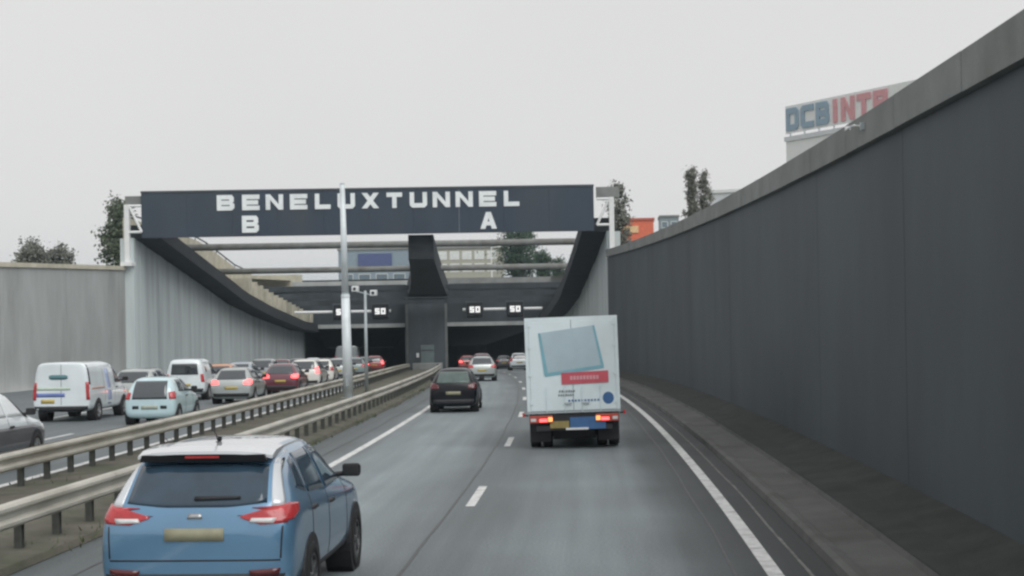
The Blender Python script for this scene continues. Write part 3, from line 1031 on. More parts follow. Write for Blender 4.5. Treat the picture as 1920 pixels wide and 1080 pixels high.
# tall city car with a glass hatch
archetype('citycar', [(0, .68, .36, .66, .80, .60), (.04, .76, .25, .84, 1.0, .67), (.11, .80, .20, .92, 1.12, .67), (.24, .81, .19, .95, 1.30, .63), (.38, .815, .19, .96, 1.43, .60),
                      (.52, .815, .19, .96, 1.47, .59), (.9, .815, .19, .96, 1.49, .59), (1.5, .815, .19, .94, 1.49, .59), (1.9, .815, .19, .93, 1.45, .58), (2.4, .815, .19, .92, 1.15, .62),
                      (2.65, .81, .19, .90, 1.01, .66), (3.1, .80, .19, .86, .94, .64), (3.35, .75, .2, .74, .82, .6), (3.45, .62, .3, .55, .62, .5)],
          ([(-.55, .80), (.55, .80)], [(-.50, 1.36), (.50, 1.36)]), ([(-.58, 1.03), (.58, 1.03)], [(-.50, 1.42), (.50, 1.42)]),
          [([(1.42, .99), (2.3, .98)], [(1.42, 1.39), (1.88, 1.38)]), ([(.72, 1.02), (1.34, .99)], [(.80, 1.38), (1.34, 1.39)])],
          [('rear', [(.62, .80), (.79, .80)], [(.58, 1.0), (.75, 1.04)])], .29, (.52, 2.85), None,
          [('rear_vent', 'rear', [(.34, .50), (.54, .50)], [(.34, .60), (.54, .60)], M_black, dict(offs=.006, nx=3, ny=2), True),
           ('number_plate', 'rear', [(-.26, .49), (.26, .49)], [(-.26, .61), (.26, .61)], mat('pale_plate', (.40, .44, .38), .5), dict(offs=.012, nx=4, ny=2)),
           seam(1.38, .32, .97), seam(2.36, .32, .95), handle(1.52, .84)])

# sport utility
archetype('suv', [(0, .76, .44, .74, .88, .66), (.05, .855, .31, .92, 1.06, .76), (.13, .895, .26, 1.04, 1.18, .77), (.30, .905, .25, 1.10, 1.36, .71), (.46, .91, .25, 1.12, 1.53, .665),
                  (.58, .91, .25, 1.12, 1.60, .65), (1.0, .91, .25, 1.10, 1.645, .645), (1.9, .91, .25, 1.06, 1.66, .645), (2.5, .91, .25, 1.04, 1.60, .64), (3.15, .91, .25, 1.02, 1.25, .70),
                  (3.42, .91, .25, 1.0, 1.12, .75), (3.9, .89, .25, .96, 1.05, .74), (4.25, .84, .27, .84, .92, .68), (4.41, .70, .36, .62, .70, .55)],
          ([(-.645, 1.135), (-.3, 1.10), (.3, 1.10), (.645, 1.135)], [(-.60, 1.455), (-.3, 1.475), (.3, 1.475), (.60, 1.455)]), ([(-.66, 1.14), (.66, 1.14)], [(-.56, 1.56), (.56, 1.56)]),
          [([(1.95, 1.10), (2.95, 1.09)], [(1.95, 1.52), (2.5, 1.49)]), ([(1.05, 1.14), (1.86, 1.10)], [(1.12, 1.51), (1.86, 1.52)]), ([(.64, 1.22), (.98, 1.15)], [(.88, 1.46), (1.04, 1.49)])],
          [('rear', [(.42, 1.005), (.60, .945), (.835, .955)], [(.42, 1.02), (.62, 1.075), (.83, 1.10)]), ('right', [(.05, .965), (.2, .985), (.40, 1.04)], [(.05, 1.085), (.24, 1.12), (.46, 1.10)])],
          .345, (.88, 3.52), None,
          [('rear_bumper', 'rear', [(-.74, .33), (.74, .33)], [(-.82, .50), (.82, .50)], M_under, dict(offs=.01, nx=10, ny=3)),
           ('sill_trim', 'right', [(1.25, .27), (3.15, .27)], [(1.25, .40), (3.15, .40)], M_under, dict(offs=.008, nx=12, ny=2), True),
           ('reflector', 'rear', [(.52, .47), (.76, .48)], [(.50, .53), (.78, .55)], M_redoff, dict(offs=.02, nx=4, ny=2), True),
           ('number_plate', 'rear', [(-.27, .80), (.27, .80)], [(-.27, .915), (.27, .915)], M_plate_dull, dict(offs=.012, nx=4, ny=2)),
           ('hatch_seam', 'rear', [(-.78, .615), (.78, .615)], [(-.78, .63), (.78, .63)], M_black, dict(offs=.003, nx=14, ny=1, skirt=.01)),
           ('hatch_seam', 'rear', [(.775, .64), (.79, .64)], [(.79, .93), (.805, .93)], M_black, dict(offs=.003, nx=1, ny=6, skirt=.01), True),
           ('tail_light_clear', 'rear', [(.50, .965), (.72, .955)], [(.52, 1.0), (.74, 1.0)], M_clear, dict(offs=.016, nx=4, ny=2), True),
           ('wiper', 'rear', [(-.02, 1.155), (.40, 1.165)], [(-.02, 1.18), (.40, 1.18)], M_black, dict(offs=.03, nx=6, ny=1, skirt=.012)),
           ('badge', 'rear', [(-.07, 1.0), (.07, 1.0)], [(-.055, 1.045), (.055, 1.045)], M_rim, dict(offs=.012, nx=4, ny=2)),
           seam(1.90, .42, 1.08), seam(2.98, .42, 1.06), seam(1.0, .72, 1.12, 1.02), handle(2.05, .93), handle(1.10, .97)])

# estate / people carrier
archetype('estate', [(0, .74, .38, .68, .80, .64), (.05, .83, .27, .86, 1.0, .72), (.13, .87, .22, .96, 1.12, .72), (.26, .88, .21, 1.0, 1.35, .66), (.40, .88, .21, 1.0, 1.50, .62),
                     (.55, .88, .21, 1.0, 1.55, .61), (1.2, .88, .21, .99, 1.58, .61), (2.1, .88, .21, .97, 1.58, .61), (2.6, .88, .21, .96, 1.52, .60), (3.25, .88, .21, .94, 1.16, .65),
                     (3.55, .88, .21, .92, 1.03, .70), (4.0, .86, .21, .88, .96, .68), (4.35, .8, .22, .76, .84, .62), (4.5, .66, .32, .56, .64, .5)],
          ([(-.62, 1.04), (.62, 1.04)], [(-.54, 1.45), (.54, 1.45)]), ([(-.62, 1.06), (.62, 1.06)], [(-.54, 1.48), (.54, 1.48)]),
          [([(2.0, 1.03), (3.05, 1.02)], [(2.0, 1.46), (2.58, 1.44)]), ([(1.15, 1.04), (1.92, 1.03)], [(1.2, 1.46), (1.92, 1.46)]), ([(.52, 1.08), (1.07, 1.04)], [(.62, 1.42), (1.12, 1.45)])],
          [('rear', [(.66, .82), (.86, .82)], [(.62, 1.12), (.76, 1.16)])], .32, (.85, 3.55), (-.26, .26, .66, .77),
          [('rear_bumper', 'rear', [(-.72, .32), (.72, .32)], [(-.78, .46), (.78, .46)], M_under, dict(offs=.008, nx=10, ny=3)),
           seam(1.96, .35, 1.0), seam(3.05, .35, .98), seam(1.1, .6, 1.02), handle(2.1, .88), handle(1.2, .9)])

# small delivery van with a rear window
archetype('smallvan', [(0, .80, .42, .84, 1.62, .62), (.06, .87, .32, .98, 1.74, .68), (.16, .89, .26, 1.02, 1.80, .69), (.5, .895, .24, 1.03, 1.82, .69), (1.6, .895, .24, 1.03, 1.83, .68),
                       (2.3, .895, .24, 1.02, 1.78, .66), (2.9, .895, .24, 1.0, 1.40, .68), (3.25, .89, .24, .98, 1.14, .70), (3.8, .87, .24, .92, 1.02, .68), (4.2, .8, .26, .78, .88, .6), (4.4, .66, .34, .56, .64, .5)],
          ([(-.60, 1.12), (.60, 1.12)], [(-.54, 1.60), (.54, 1.60)]), ([(-.64, 1.18), (.64, 1.18)], [(-.56, 1.66), (.56, 1.66)]),
          [([(1.75, 1.10), (2.95, 1.08)], [(1.75, 1.66), (2.3, 1.62)]), ([(.62, 1.22), (.80, 1.22)], [(.62, 1.46), (.80, 1.46)])],
          [('rear', [(.72, .80), (.86, .80)], [(.68, 1.15), (.80, 1.15)])], .32, (.85, 3.5), (-.26, .26, .62, .73),
          [('rear_bumper', 'rear', [(-.76, .36), (.76, .36)], [(-.82, .52), (.82, .52)], M_under, dict(offs=.01, nx=10, ny=3)),
           seam(1.68, .4, 1.7), seam(2.92, .4, 1.02), handle(1.85, .95)])

# panel van
archetype('van', [(0, .90, .44, 1.12, 1.91, .80), (.03, .945, .36, 1.17, 1.955, .83), (.12, .95, .32, 1.18, 1.965, .83), (.6, .95, .30, 1.18, 1.97, .81), (2.2, .95, .30, 1.16, 1.98, .80),
                  (3.1, .95, .30, 1.14, 1.95, .78), (3.6, .95, .30, 1.12, 1.70, .76), (4.15, .945, .30, 1.08, 1.26, .76), (4.55, .92, .30, .96, 1.06, .72), (4.8, .86, .32, .78, .86, .64), (4.9, .72, .38, .58, .64, .54)],
          None, ([(-.70, 1.30), (.70, 1.30)], [(-.64, 1.82), (.64, 1.82)]),
          [([(3.0, 1.20), (4.0, 1.18)], [(3.05, 1.78), (3.5, 1.72)])],
          [('rear', [(.83, .72), (.935, .72)], [(.80, 1.30), (.90, 1.30)])], .34, (.95, 3.95), (-.66, -.22, .62, .74),
          [('rear_bumper', 'rear', [(-.84, .36), (.84, .36)], [(-.88, .52), (.88, .52)], M_under, dict(offs=.02, nx=10, ny=3)),
           ('door_seam', 'rear', [(-.007, .56), (.007, .56)], [(-.007, 1.88), (.007, 1.88)], M_black, dict(offs=.003, nx=1, ny=10, skirt=.01)),
           ('door_badge', 'rear', [(-.40, 1.42), (-.3, 1.39), (.12, 1.39), (.22, 1.42)], [(-.40, 1.52), (-.3, 1.55), (.12, 1.55), (.22, 1.52)], mat('teal_badge', (.10, .22, .24), .4), dict(offs=.006, nx=9, ny=2)),
           ('stripe', 'rear', [(-.84, .82), (.12, .82)], [(-.84, .95), (.12, .95)], mat('blue_stripe', (.16, .22, .50), .4), dict(offs=.004, nx=9, ny=2)),
           ('stripe', 'rear', [(-.86, 1.04), (.3, 1.04)], [(-.86, 1.14), (.3, 1.14)], mat('pale_green_stripe', (.50, .62, .52), .4), dict(offs=.004, nx=9, ny=2)),
           ('corner_trim', 'right', [(.10, 1.22), (.24, 1.22)], [(.12, 1.88), (.26, 1.84)], M_black, dict(offs=.006, nx=3, ny=5), True),
           ('stripe', 'right', [(2.1, .5), (2.5, .5)], [(2.0, 1.7), (2.4, 1.7)], mat('side_stripe', (.35, .42, .62), .4), dict(offs=.004, nx=3, ny=6), True),
           ('rubbing_strip', 'right', [(.3, 1.06), (1.7, 1.06)], [(.3, 1.10), (1.7, 1.10)], mat('orange_strip', (.55, .22, .12), .5), dict(offs=.01, nx=6, ny=1), True),
           seam(2.9, .42, 1.75), seam(1.75, .42, 1.85), seam(4.0, .42, 1.1), handle(3.1, 1.02)])

archetype('twotone', [(0, .74, .38, .68, .80, .64), (.05, .83, .27, .86, 1.0, .72), (.13, .87, .22, .96, 1.12, .72), (.26, .88, .21, 1.0, 1.35, .66), (.40, .88, .21, 1.0, 1.50, .62),
                      (.55, .88, .21, 1.0, 1.55, .61), (1.2, .88, .21, .99, 1.58, .61), (2.1, .88, .21, .97, 1.58, .61), (2.6, .88, .21, .96, 1.52, .60), (3.25, .88, .21, .94, 1.16, .65),
                      (3.55, .88, .21, .92, 1.03, .70), (4.0, .86, .21, .88, .96, .68), (4.35, .8, .22, .76, .84, .62), (4.5, .66, .32, .56, .64, .5)],
          ([(-.62, 1.04), (.62, 1.04)], [(-.54, 1.45), (.54, 1.45)]), ([(-.62, 1.06), (.62, 1.06)], [(-.54, 1.48), (.54, 1.48)]),
          [([(1.15, 1.04), (1.92, 1.03)], [(1.2, 1.46), (1.92, 1.46)]), ([(2.0, 1.03), (3.05, 1.02)], [(2.0, 1.46), (2.58, 1.44)])],
          [('rear', [(.66, .82), (.86, .82)], [(.62, 1.12), (.76, 1.16)])], .32, (.85, 3.55), (-.26, .26, .66, .77),
          [('lower_side', 'right', [(.2, .26), (4.2, .26)], [(.1, .84), (3.4, .82), (4.3, .68)], mat('dark_grey_side', (.075, .078, .09), .35, coat=.5), dict(offs=.006, nx=26, ny=7), True),
           ('pillar_trim', 'right', [(3.02, 1.0), (3.22, .97)], [(2.5, 1.47), (2.62, 1.46)], M_black, dict(offs=.012, nx=2, ny=6), True),
           ('headlight', 'right', [(4.05, .66), (4.34, .62)], [(4.0, .80), (4.28, .74)], M_clear, dict(offs=.014, nx=4, ny=2), True),
           seam(1.96, .35, 1.0), seam(3.05, .35, .98), handle(2.1, .82)])
MATROLES = {}
def place_car(arch, X, s, body, label, cat, lit=False, group=None, sc=(1, 1, 1), swap=None, mirror_m=None, yaw=0.0, name='car', skip=(), rims=True):
    A = ARCH[arch]
    p = RP(X, s)
    root = thing(name, label, cat, p, 0, group)
    root.rotation_euler = (atan(slope(s + 2)), 0, atan(head(s + 2)) + yaw)
    root.scale = sc
    def inst(pn, me, m, parent=root):
        o = link(pn, me, parent)
        if not me.materials:
            me.materials.append(m)
        o.material_slots[0].link = 'OBJECT'
        o.material_slots[0].material = m
        return o
    inst('body', A['body'], body)
    for pn, me, m in A['parts']:
        if pn in skip:
            continue
        if lit and pn == 'tail_light':
            m = M_redlit
        if swap and pn in swap:
            m = swap[pn]
        inst(pn, me, m)
    ty, rm, hub = wheel_meshes(A['r'], .21)
    for y in A['wy']:
        for sd_ in (1, -1):
            x = sd_ * (A['w'] - .085)
            mb_key = (arch, 'arch', sd_)
            o = link('wheel', ty, root)
            o.location = (x, y, A['r'])
            o.rotation_euler = (random.uniform(0, 6), 0, 0 if sd_ > 0 else pi)
            link('brake_disc', hub, o)
            if rims:
                q = link('rim', rm, o)
                if arch == 'suv':
                    q.material_slots[0].link = 'OBJECT'
                    q.material_slots[0].material = M_darkrim
            if mb_key not in MATROLES:
                mb = MB().lathe_x([(-.2, A['r'] * .8), (-.2, A['r'] + .065), (.09, A['r'] + .065), (.09, A['r'] * .7)], 24)
                MATROLES[mb_key] = mesh('wheel_arch', mb.v, mb.f, M_black)
            o = link('wheel_arch', MATROLES[mb_key], root)
            o.location = (x, y, A['r'] + .01)
            if sd_ < 0:
                o.rotation_euler = (0, 0, pi)
    # door mirrors
    key = (arch, 'mirror')
    if key not in MATROLES:
        sw = max(v.co.y for v in A['body'].vertices)
        zt = {'suv': 1.10, 'van': 1.22, 'smallvan': 1.12, 'estate': 1.02, 'twotone': 1.02}.get(arch, .98)
        ym = {'suv': 2.92, 'twotone': 3.0, 'van': 3.92, 'smallvan': 2.85, 'estate': 3.0, 'citycar': 2.22}.get(arch, 2.58)
        mb = MB()
        c = Vector((A['w'] + .065, ym, zt + .08))
        pts = [(c.x - .11, c.y - .02, c.z - .075), (c.x + .09, c.y - .03, c.z - .075), (c.x + .08, c.y + .12, c.z - .06), (c.x - .1, c.y + .10, c.z - .06),
               (c.x - .11, c.y - .02, c.z + .075), (c.x + .09, c.y - .03, c.z + .08), (c.x + .08, c.y + .12, c.z + .05), (c.x - .1, c.y + .10, c.z + .05)]
        mb.hexa([Vector(q) for q in pts])
        bm_ = bmesh.new()
        me_ = mesh('mirror', mb.v, mb.f, None)
        bm_.from_mesh(me_)
        bmesh.ops.bevel(bm_, geom=list(bm_.edges), offset=.035, segments=3, affect='EDGES', profile=0.6)
        mb.v = [tuple(v_.co) for v_ in bm_.verts]
        mb.f = [tuple(v_.index for v_ in f_.verts) for f_ in bm_.faces]
        bm_.free()
        mb.tube([(c.x - .26, c.y + .03, c.z - .06), (c.x - .05, c.y + .04, c.z - .04)], .03, 6)
        me = mesh('mirror', mb.v, mb.f, None)
        me2 = mesh('mirror', [(-x, y, z) for x, y, z in mb.v], [f[::-1] for f in mb.f], None)
        MATROLES[key] = (me, me2)
    for me in MATROLES[key]:
        inst('mirror', me, mirror_m or M_black)
    return root

P_blue = paint('metallic_blue', (.125, .275, .44), .4, .28)
P_roof_sky = paint('sky_reflection', (.66, .69, .72), .15, .25)  # pale tone painting the sky's reflection onto the blue car's roof, spoiler, pillars
P_black = paint('black', (.006, .007, .011), .0, .3, .35, 1.4)
P_black.node_tree.nodes['Principled BSDF'].inputs['Specular IOR Level'].default_value = .25
P_silver = paint('silver', (.48, .52, .51), .5, .32)
P_white = paint('white', (.80, .87, .90), 0, .3)
P_cream = paint('warm_white', (.78, .77, .72), 0, .3)
P_ice = paint('ice_blue', (.56, .74, .78), 0, .32)
P_grey = paint('grey', (.26, .29, .30), .4, .3)
P_dkgrey = paint('dark_grey', (.07, .075, .085), .3, .3)
P_maroon = paint('maroon', (.15, .03, .05), .2, .3)
P_red = paint('red', (.42, .035, .035), 0, .3)
P_orange = paint('orange', (.62, .25, .08), 0, .3)
P_paleblue = paint('pale_blue', (.40, .47, .54), .3, .3)
P_greengrey = paint('green_grey', (.24, .31, .31), .3, .3)

# right carriageway
blue = place_car('suv', -4.02, 13.9, P_blue, 'light blue metallic sport utility car in the foreground on the left lane', 'car', name='sport_utility_car', sc=(1.05, 1, 1.03), swap={'rear_window': M_suvglass, 'side_window': M_suvglass})
# its spoiler, high brake lamp, aerial
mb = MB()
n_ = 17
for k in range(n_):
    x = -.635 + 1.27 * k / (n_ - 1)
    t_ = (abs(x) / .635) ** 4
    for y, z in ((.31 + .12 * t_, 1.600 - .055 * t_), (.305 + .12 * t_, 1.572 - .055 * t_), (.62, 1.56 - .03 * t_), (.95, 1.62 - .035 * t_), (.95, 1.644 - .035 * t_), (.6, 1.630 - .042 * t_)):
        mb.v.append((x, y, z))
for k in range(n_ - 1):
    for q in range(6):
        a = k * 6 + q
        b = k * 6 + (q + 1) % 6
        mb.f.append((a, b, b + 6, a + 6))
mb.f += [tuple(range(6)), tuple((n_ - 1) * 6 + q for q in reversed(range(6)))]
o = mb.obj('spoiler', P_roof_sky, blue)
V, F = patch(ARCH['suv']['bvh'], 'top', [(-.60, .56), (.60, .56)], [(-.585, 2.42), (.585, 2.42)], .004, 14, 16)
obj('roof_sky_sheen', V, F, P_roof_sky, blue, True)  # patch over the blue roof carrying the painted sky reflection
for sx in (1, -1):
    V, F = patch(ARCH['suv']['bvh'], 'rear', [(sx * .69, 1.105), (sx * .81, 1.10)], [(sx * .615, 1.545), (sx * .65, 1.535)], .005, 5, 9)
    obj('pillar_sky_sheen', V, F, P_roof_sky, blue, True)  # same painted sky reflection down the rear pillars
mb = MB().hexa([Vector(q) for q in [(-.60, .37, 1.495), (.60, .37, 1.495), (.58, .46, 1.51), (-.58, .46, 1.51), (-.57, .325, 1.564), (.57, .325, 1.564), (.58, .54, 1.558), (-.58, .54, 1.558)]])
mb.obj('spoiler_underside', M_black, blue)
mb = MB().box(-.16, .16, .318, .33, 1.535, 1.556); mb.obj('high_brake_light', M_redglass, blue)
mb = MB().tube([(0, .95, 1.63), (0, .98, 1.67), (0, 1.04, 1.68)], [.035, .03, .012], 8)
mb.tube([(0, .97, 1.66), (0, .70, 1.80)], [.008, .005], 6)
mb.obj('aerial', M_black, blue)

place_car('hatch', -4.55, 50.6, P_black, 'black hatchback seen from behind in the left lane past the blue car', 'car', swap={'number_plate': M_plate_dull, 'tail_light': M_redoff, 'rear_window': mat('green_daylit_glass', (.085, .125, .115), .08, var=.3, scale=2, spec=.8)}, sc=(.96, 1, 1.02))  # rear window green lightened to stand in for daylight seen through the car
place_car('hatch', -4.4, 88.0, P_silver, 'pale silver hatchback directly ahead of the black hatchback', 'car', lit=False, sc=(1.0, 1, 1.0), swap={'rear_bumper': M_black})
G1 = 'queueing cars at the right tunnel mouth'
place_car('estate', -4.05, 119, P_maroon, 'dark red car with lit brake lamps just beyond the pale silver hatchback', 'car', True, G1)
place_car('hatch', -4.7, 147, P_red, 'red car with lit brake lamps beside the right edge of the tunnel pillar', 'car', True, G1)
place_car('estate', -.35, 133, P_white, 'white car half hidden by the left edge of the box truck', 'car', False, G1)
place_car('hatch', -.55, 157, P_dkgrey, 'dark car in the tunnel mouth just left of the half hidden white car', 'car', False, G1)
place_car('estate', -3.6, 172, P_dkgrey, 'dark car inside the right tunnel mouth with red lamps lit, farthest in', 'car', True, G1, rims=False)

# left carriageway
place_car('twotone', -13.4, 29.1, P_white, 'white car with dark grey lower sides at the left edge of the picture', 'car', sc=(1, .98, 1.06),
          name='car', swap={'side_window': M_skyglass})
place_car('van', -17.3, 48.6, P_white, 'white panel van with closed rear doors and a yellow plate on the far left', 'van', name='delivery_van')
place_car('citycar', -13.75, 46.2, P_ice, 'pale ice blue city car with dark glass hatch beside the far guardrail', 'car', name='car')
place_car('estate', -17.0, 56.0, P_silver, 'silver estate car between the white panel van and the ice blue city car', 'car')
place_car('smallvan', -17.0, 64.8, P_white, 'small white van with a wide dark rear window, right of the silver estate', 'van', name='delivery_van')
G2 = 'cars queueing on the left carriageway'
place_car('hatch', -14.1, 60.3, P_silver, 'silver hatchback with red brake lamps lit ahead of the ice blue city car', 'car', True, G2, swap={'rear_bumper': M_black})
place_car('hatch', -17.0, 72.0, P_orange, 'orange car whose roof shows above the silver hatchback with lit brake lamps', 'car', False, G2)
place_car('hatch', -13.6, 69.6, P_maroon, 'dark maroon hatchback with lit lamps ahead of the silver hatchback', 'car', True, G2)
place_car('hatch', -17.3, 79.3, P_paleblue, 'pale blue grey car in the far lane beyond the orange car', 'car', False, G2)
place_car('estate', -13.7, 78.2, P_cream, 'cream car with lit lamps partly hidden behind the dark maroon hatchback', 'car', True, G2)
place_car('estate', -17.4, 88.0, P_grey, 'grey estate in the far lane beyond the pale blue grey car', 'car', False, G2)
place_car('citycar', -13.9, 87.6, P_cream, 'small white city car just left of the tall light mast', 'car', False, G2, swap={'number_plate': M_plate_dull})
place_car('hatch', -17.5, 97.0, P_maroon, 'dark red car in the far lane close to the left ramp wall', 'car', True, G2)
place_car('hatch', -13.7, 96.5, P_silver, 'silver car just behind the tall light mast', 'car', False, G2)
place_car('hatch', -13.3, 105.0, P_greengrey, 'green grey car to the right of the light mast foot', 'car', False, G2)
place_car('van', -14.6, 116.0, P_grey, 'tall grey van partly hidden behind the light mast', 'van', False, G2, sc=(1, 1.1, 1.2), skip=('stripe', 'door_badge', 'rubbing_strip'), name='delivery_van')
place_car('hatch', -17.6, 108.0, P_dkgrey, 'dark grey car at the foot of the left ramp wall beyond the dark red car', 'car', True, G2)
place_car('estate', -13.3, 133.0, P_red, 'red car with lit brake lamps beside the slim camera mast', 'car', True, G2)
place_car('hatch', -13.6, 146.0, P_maroon, 'dark red car with lit lamps in the left tunnel mouth nearest the pillar', 'car', True, G2)
place_car('hatch', -14.2, 125.0, P_grey, 'grey car with lit lamps just ahead of the tall grey van', 'car', True, G2)
place_car('hatch', -14.0, 158.0, P_black, 'black car with lit lamps deeper inside the left tunnel mouth', 'car', True, G2, rims=False)
place_car('hatch', -2.6, 186.0, P_black, 'black car with lit lamps deep in the right tunnel mouth', 'car', True, G1, rims=False)
place_car('hatch', -18.0, 124.0, P_white, 'white car in the far lane near the end of the left ramp wall', 'car', False, G2)
place_car('hatch', -18.2, 140.0, P_dkgrey, 'dark car entering the left tunnel mouth in the far lane', 'car', True, G2)

# ------------------------------------------------------------------ the box truck
TS, TX = 34.4, -.60
tr = thing('box_truck', 'white box truck with a pale blue square and red banner on its rear doors', 'truck', RP(TX, TS))
tr.rotation_euler = (atan(slope(TS + 3)), radians(-1.2), atan(head(TS + 3)))
M_box = mat('truck_body_white', (.72, .82, .85), .35, var=.05, scale=1.2, coat=.3, dirt=(.42, .46, .46), dirt_amt=.45)
MB().box(-1.06, 1.06, .03, 4.3, .84, 3.05).obj('cargo_box', M_box, tr, bevel=.025)
for x0, x1 in ((-.985, -.006), (.006, .985)):
    d = MB().box(x0, x1, -.02, .028, .90, 2.97).obj('rear_door', M_box, tr, bevel=.008)
    sgn = 1 if x0 > 0 else -1
    for xx in (.20, .62):
        MB().tube([(sgn * xx, -.046, .86), (sgn * xx, -.046, 1.46)], .009, 6).obj('lock_rod', M_box, d)
    MB().box(sgn * .20 - .015, sgn * .20 + .16, -.06, -.036, 1.05, 1.08).obj('door_handle', M_gsteel, d)
    for zz in (1.05, 1.7, 2.35, 2.85):
        MB().box(sgn * .93, sgn * 1.0, -.032, -.0205, zz, zz + .09).obj('hinge', M_box, d)
MB().box(-1.07, 1.07, -.01, .027, .845, .895).obj('rear_sill', M_gsteel, tr)
MB().box(-1.07, 1.07, -.01, .027, 2.975, 3.055).obj('rear_header', M_box, tr)
for sx in (-1, 1):
    MB().box(min(sx * .99, sx * 1.07), max(sx * .99, sx * 1.07), -.01, .027, .90, 2.97).obj('rear_post', M_box, tr)
def flat(name, pts, m, y=-.0235, parent=tr):
    mb = MB()
    a = [(x, y, z) for x, z in pts]
    b = [(x, y + .003, z) for x, z in pts]
    n = len(a)
    mb.add(a + b, [tuple(range(n))] + [(k, n + k, n + (k + 1) % n, (k + 1) % n) for k in range(n)])
    return mb.obj(name, m, parent)
M_gsq = mat('print_pale_blue', (.42, .53, .58), .4, var=.12, scale=.8)
M_gbl = mat('print_teal_blue', (.20, .42, .50), .4, var=.12, scale=2)
M_gred = mat('print_red', (.56, .10, .13), .4, var=.08, scale=3)
M_gpk = mat('print_pink', (.66, .34, .38), .4, var=.1, scale=3)
M_gdk = mat('print_dark', (.17, .19, .20), .4)
M_gb2 = mat('print_blue', (.055, .145, .32), .4, var=.1, scale=5)
TL, TR_, BR, BL = (-.74, 2.70), (.52, 2.84), (.70, 1.90), (-.60, 1.74)
flat('blue_square', [BL, BR, TR_, TL], M_gsq)
flat('square_edge', [(BL[0] - .03, BL[1] - .05), (BR[0] + .02, BR[1] - .05), (BR[0] + .02, BR[1] + .03), (BL[0] - .03, BL[1] + .03)], M_gbl, -.0275)
flat('square_edge', [(BL[0] - .05, BL[1] - .03), (BL[0] + .04, BL[1] - .03), (TL[0] + .03, TL[1]), (TL[0] - .02, TL[1])], M_gbl, -.0315)
flat('square_edge', [(BR[0] - .03, BR[1] - .02), (BR[0] + .03, BR[1] - .02), (TR_[0] + .02, TR_[1]), (TR_[0] - .02, TR_[1])], M_gbl, -.0315)
flat('red_banner', [(-.26, 1.50), (.82, 1.52), (.82, 1.79), (-.26, 1.77)], M_gred, -.0355)
for k in range(9):
    x = -.06 + k * .075
    flat('banner_writing', [(x, 1.60), (x + .055, 1.60), (x + .055, 1.69), (x, 1.69)], M_gpk, -.0395)
rnd_ = random.Random(4)
for row in range(2):
    for k in range(7):
        x = -.35 + k * .054 + row * .02
        z0 = 1.225 + row * .085
        flat('dark_writing', [(x, z0), (x + .034 + .014 * rnd_.random(), z0 + .01), (x + .04, z0 + .045 + .02 * rnd_.random()), (x + .006, z0 + .055)], M_gdk, -.0255)
for k in range(10):
    x = -.12 + k * .074
    flat('blue_writing', [(x, 1.10), (x + .045, 1.10), (x + .045, 1.145), (x, 1.145)], M_gb2, -.0265)
flat('round_mark', [(.80 + .13 * cos(a * pi / 8), 1.16 + .14 * sin(a * pi / 8)) for a in range(16)], M_gb2)
# chassis and lamps
MB().box(-.42, .42, .15, 5.9, .55, .80).obj('chassis', M_black, tr)
MB().box(-1.03, 1.03, .02, .14, .60, .83).obj('lamp_beam', M_black, tr, bevel=.01)
for sx in (-1, 1):
    a, b = sorted((sx * .50, sx * 1.02))
    l = MB().box(a, b, -.03, .018, .63, .80).obj('tail_light', mat('tail_cluster', (.26, .05, .04), .3, emit=(1, .15, .08), estr=.10), tr, bevel=.01)
    a, b = sorted((sx * .62, sx * .80))
    MB().box(a, b, -.045, -.032, .66, .72).obj('lamp', M_redlit, l)
    a, b = sorted((sx * .88, sx * 1.0))
    MB().box(a, b, -.045, -.032, .67, .74).obj('lamp', M_clear, l)
    a, b = sorted((sx * .50, sx * .60))
    MB().box(a, b, -.045, -.032, .66, .76).obj('lamp', M_amber, l)
    MB().tube([(sx * 1.06, .10, .80), (sx * 1.16, .06, .82)], .018, 6).obj('marker_arm', M_black, tr)
    MB().box(min(sx * 1.14, sx * 1.19), max(sx * 1.14, sx * 1.19), .03, .09, .78, .87).obj('marker_light', M_redglass, tr)
MB().box(-.88, .88, .04, .12, .44, .56).obj('underrun_bar', M_under, tr, bevel=.01)
MB().box(-.10, .72, .0, .038, .46, .74).obj('blue_panel', M_gb2, tr)
MB().box(-.56, -.12, -.005, .038, .50, .66).obj('number_plate', mat('grimy_yellow_plate', (.30, .24, .09), .5, var=.2, scale=8), tr)
MB().box(-.2, .32, -.012, -.002, .452, .50).obj('white_strip', M_white, tr)
ty, rm, hub = wheel_meshes(.36, .24)
for y in (1.0, 5.1):
    for sx in (-1, 1):
        for dx in ((.92, .64) if y < 2 else (.88,)):
            o = link('wheel', ty, tr)
            o.location = (sx * dx, y, .36)
            o.rotation_euler = (0, 0, 0 if sx > 0 else pi)
            link('brake_disc', hub, o)
            if dx > .8:
                link('rim', rm, o)
    if y < 2:
        for sx in (-1, 1):
            a, b = sorted((sx * .55, sx * 1.04))
            MB().box(a, b, .46, .475, .16, .60).obj('mud_flap', M_black, tr)
MB().box(-.50, .50, .70, 4.2, .20, .545).obj('underside_shade', M_black, tr, bevel=.02)  # black block added to stand in for the shadow under the truck
MB().box(-.9, .9, .86, 1.14, .26, .46).obj('rear_axle', M_black, tr)
me = subsurf(*cage([(4.42, .86, .5, 1.2, 2.2, .8), (4.5, .97, .42, 1.3, 2.32, .86), (5.2, 1.0, .40, 1.3, 2.36, .86), (5.7, 1.0, .40, 1.25, 2.0, .84), (6.1, .99, .4, 1.15, 1.4, .84), (6.4, .94, .42, .95, 1.08, .8), (6.5, .8, .48, .7, .78, .66)]))
me.materials.append(P_white)
cab = link('cab', me, tr)

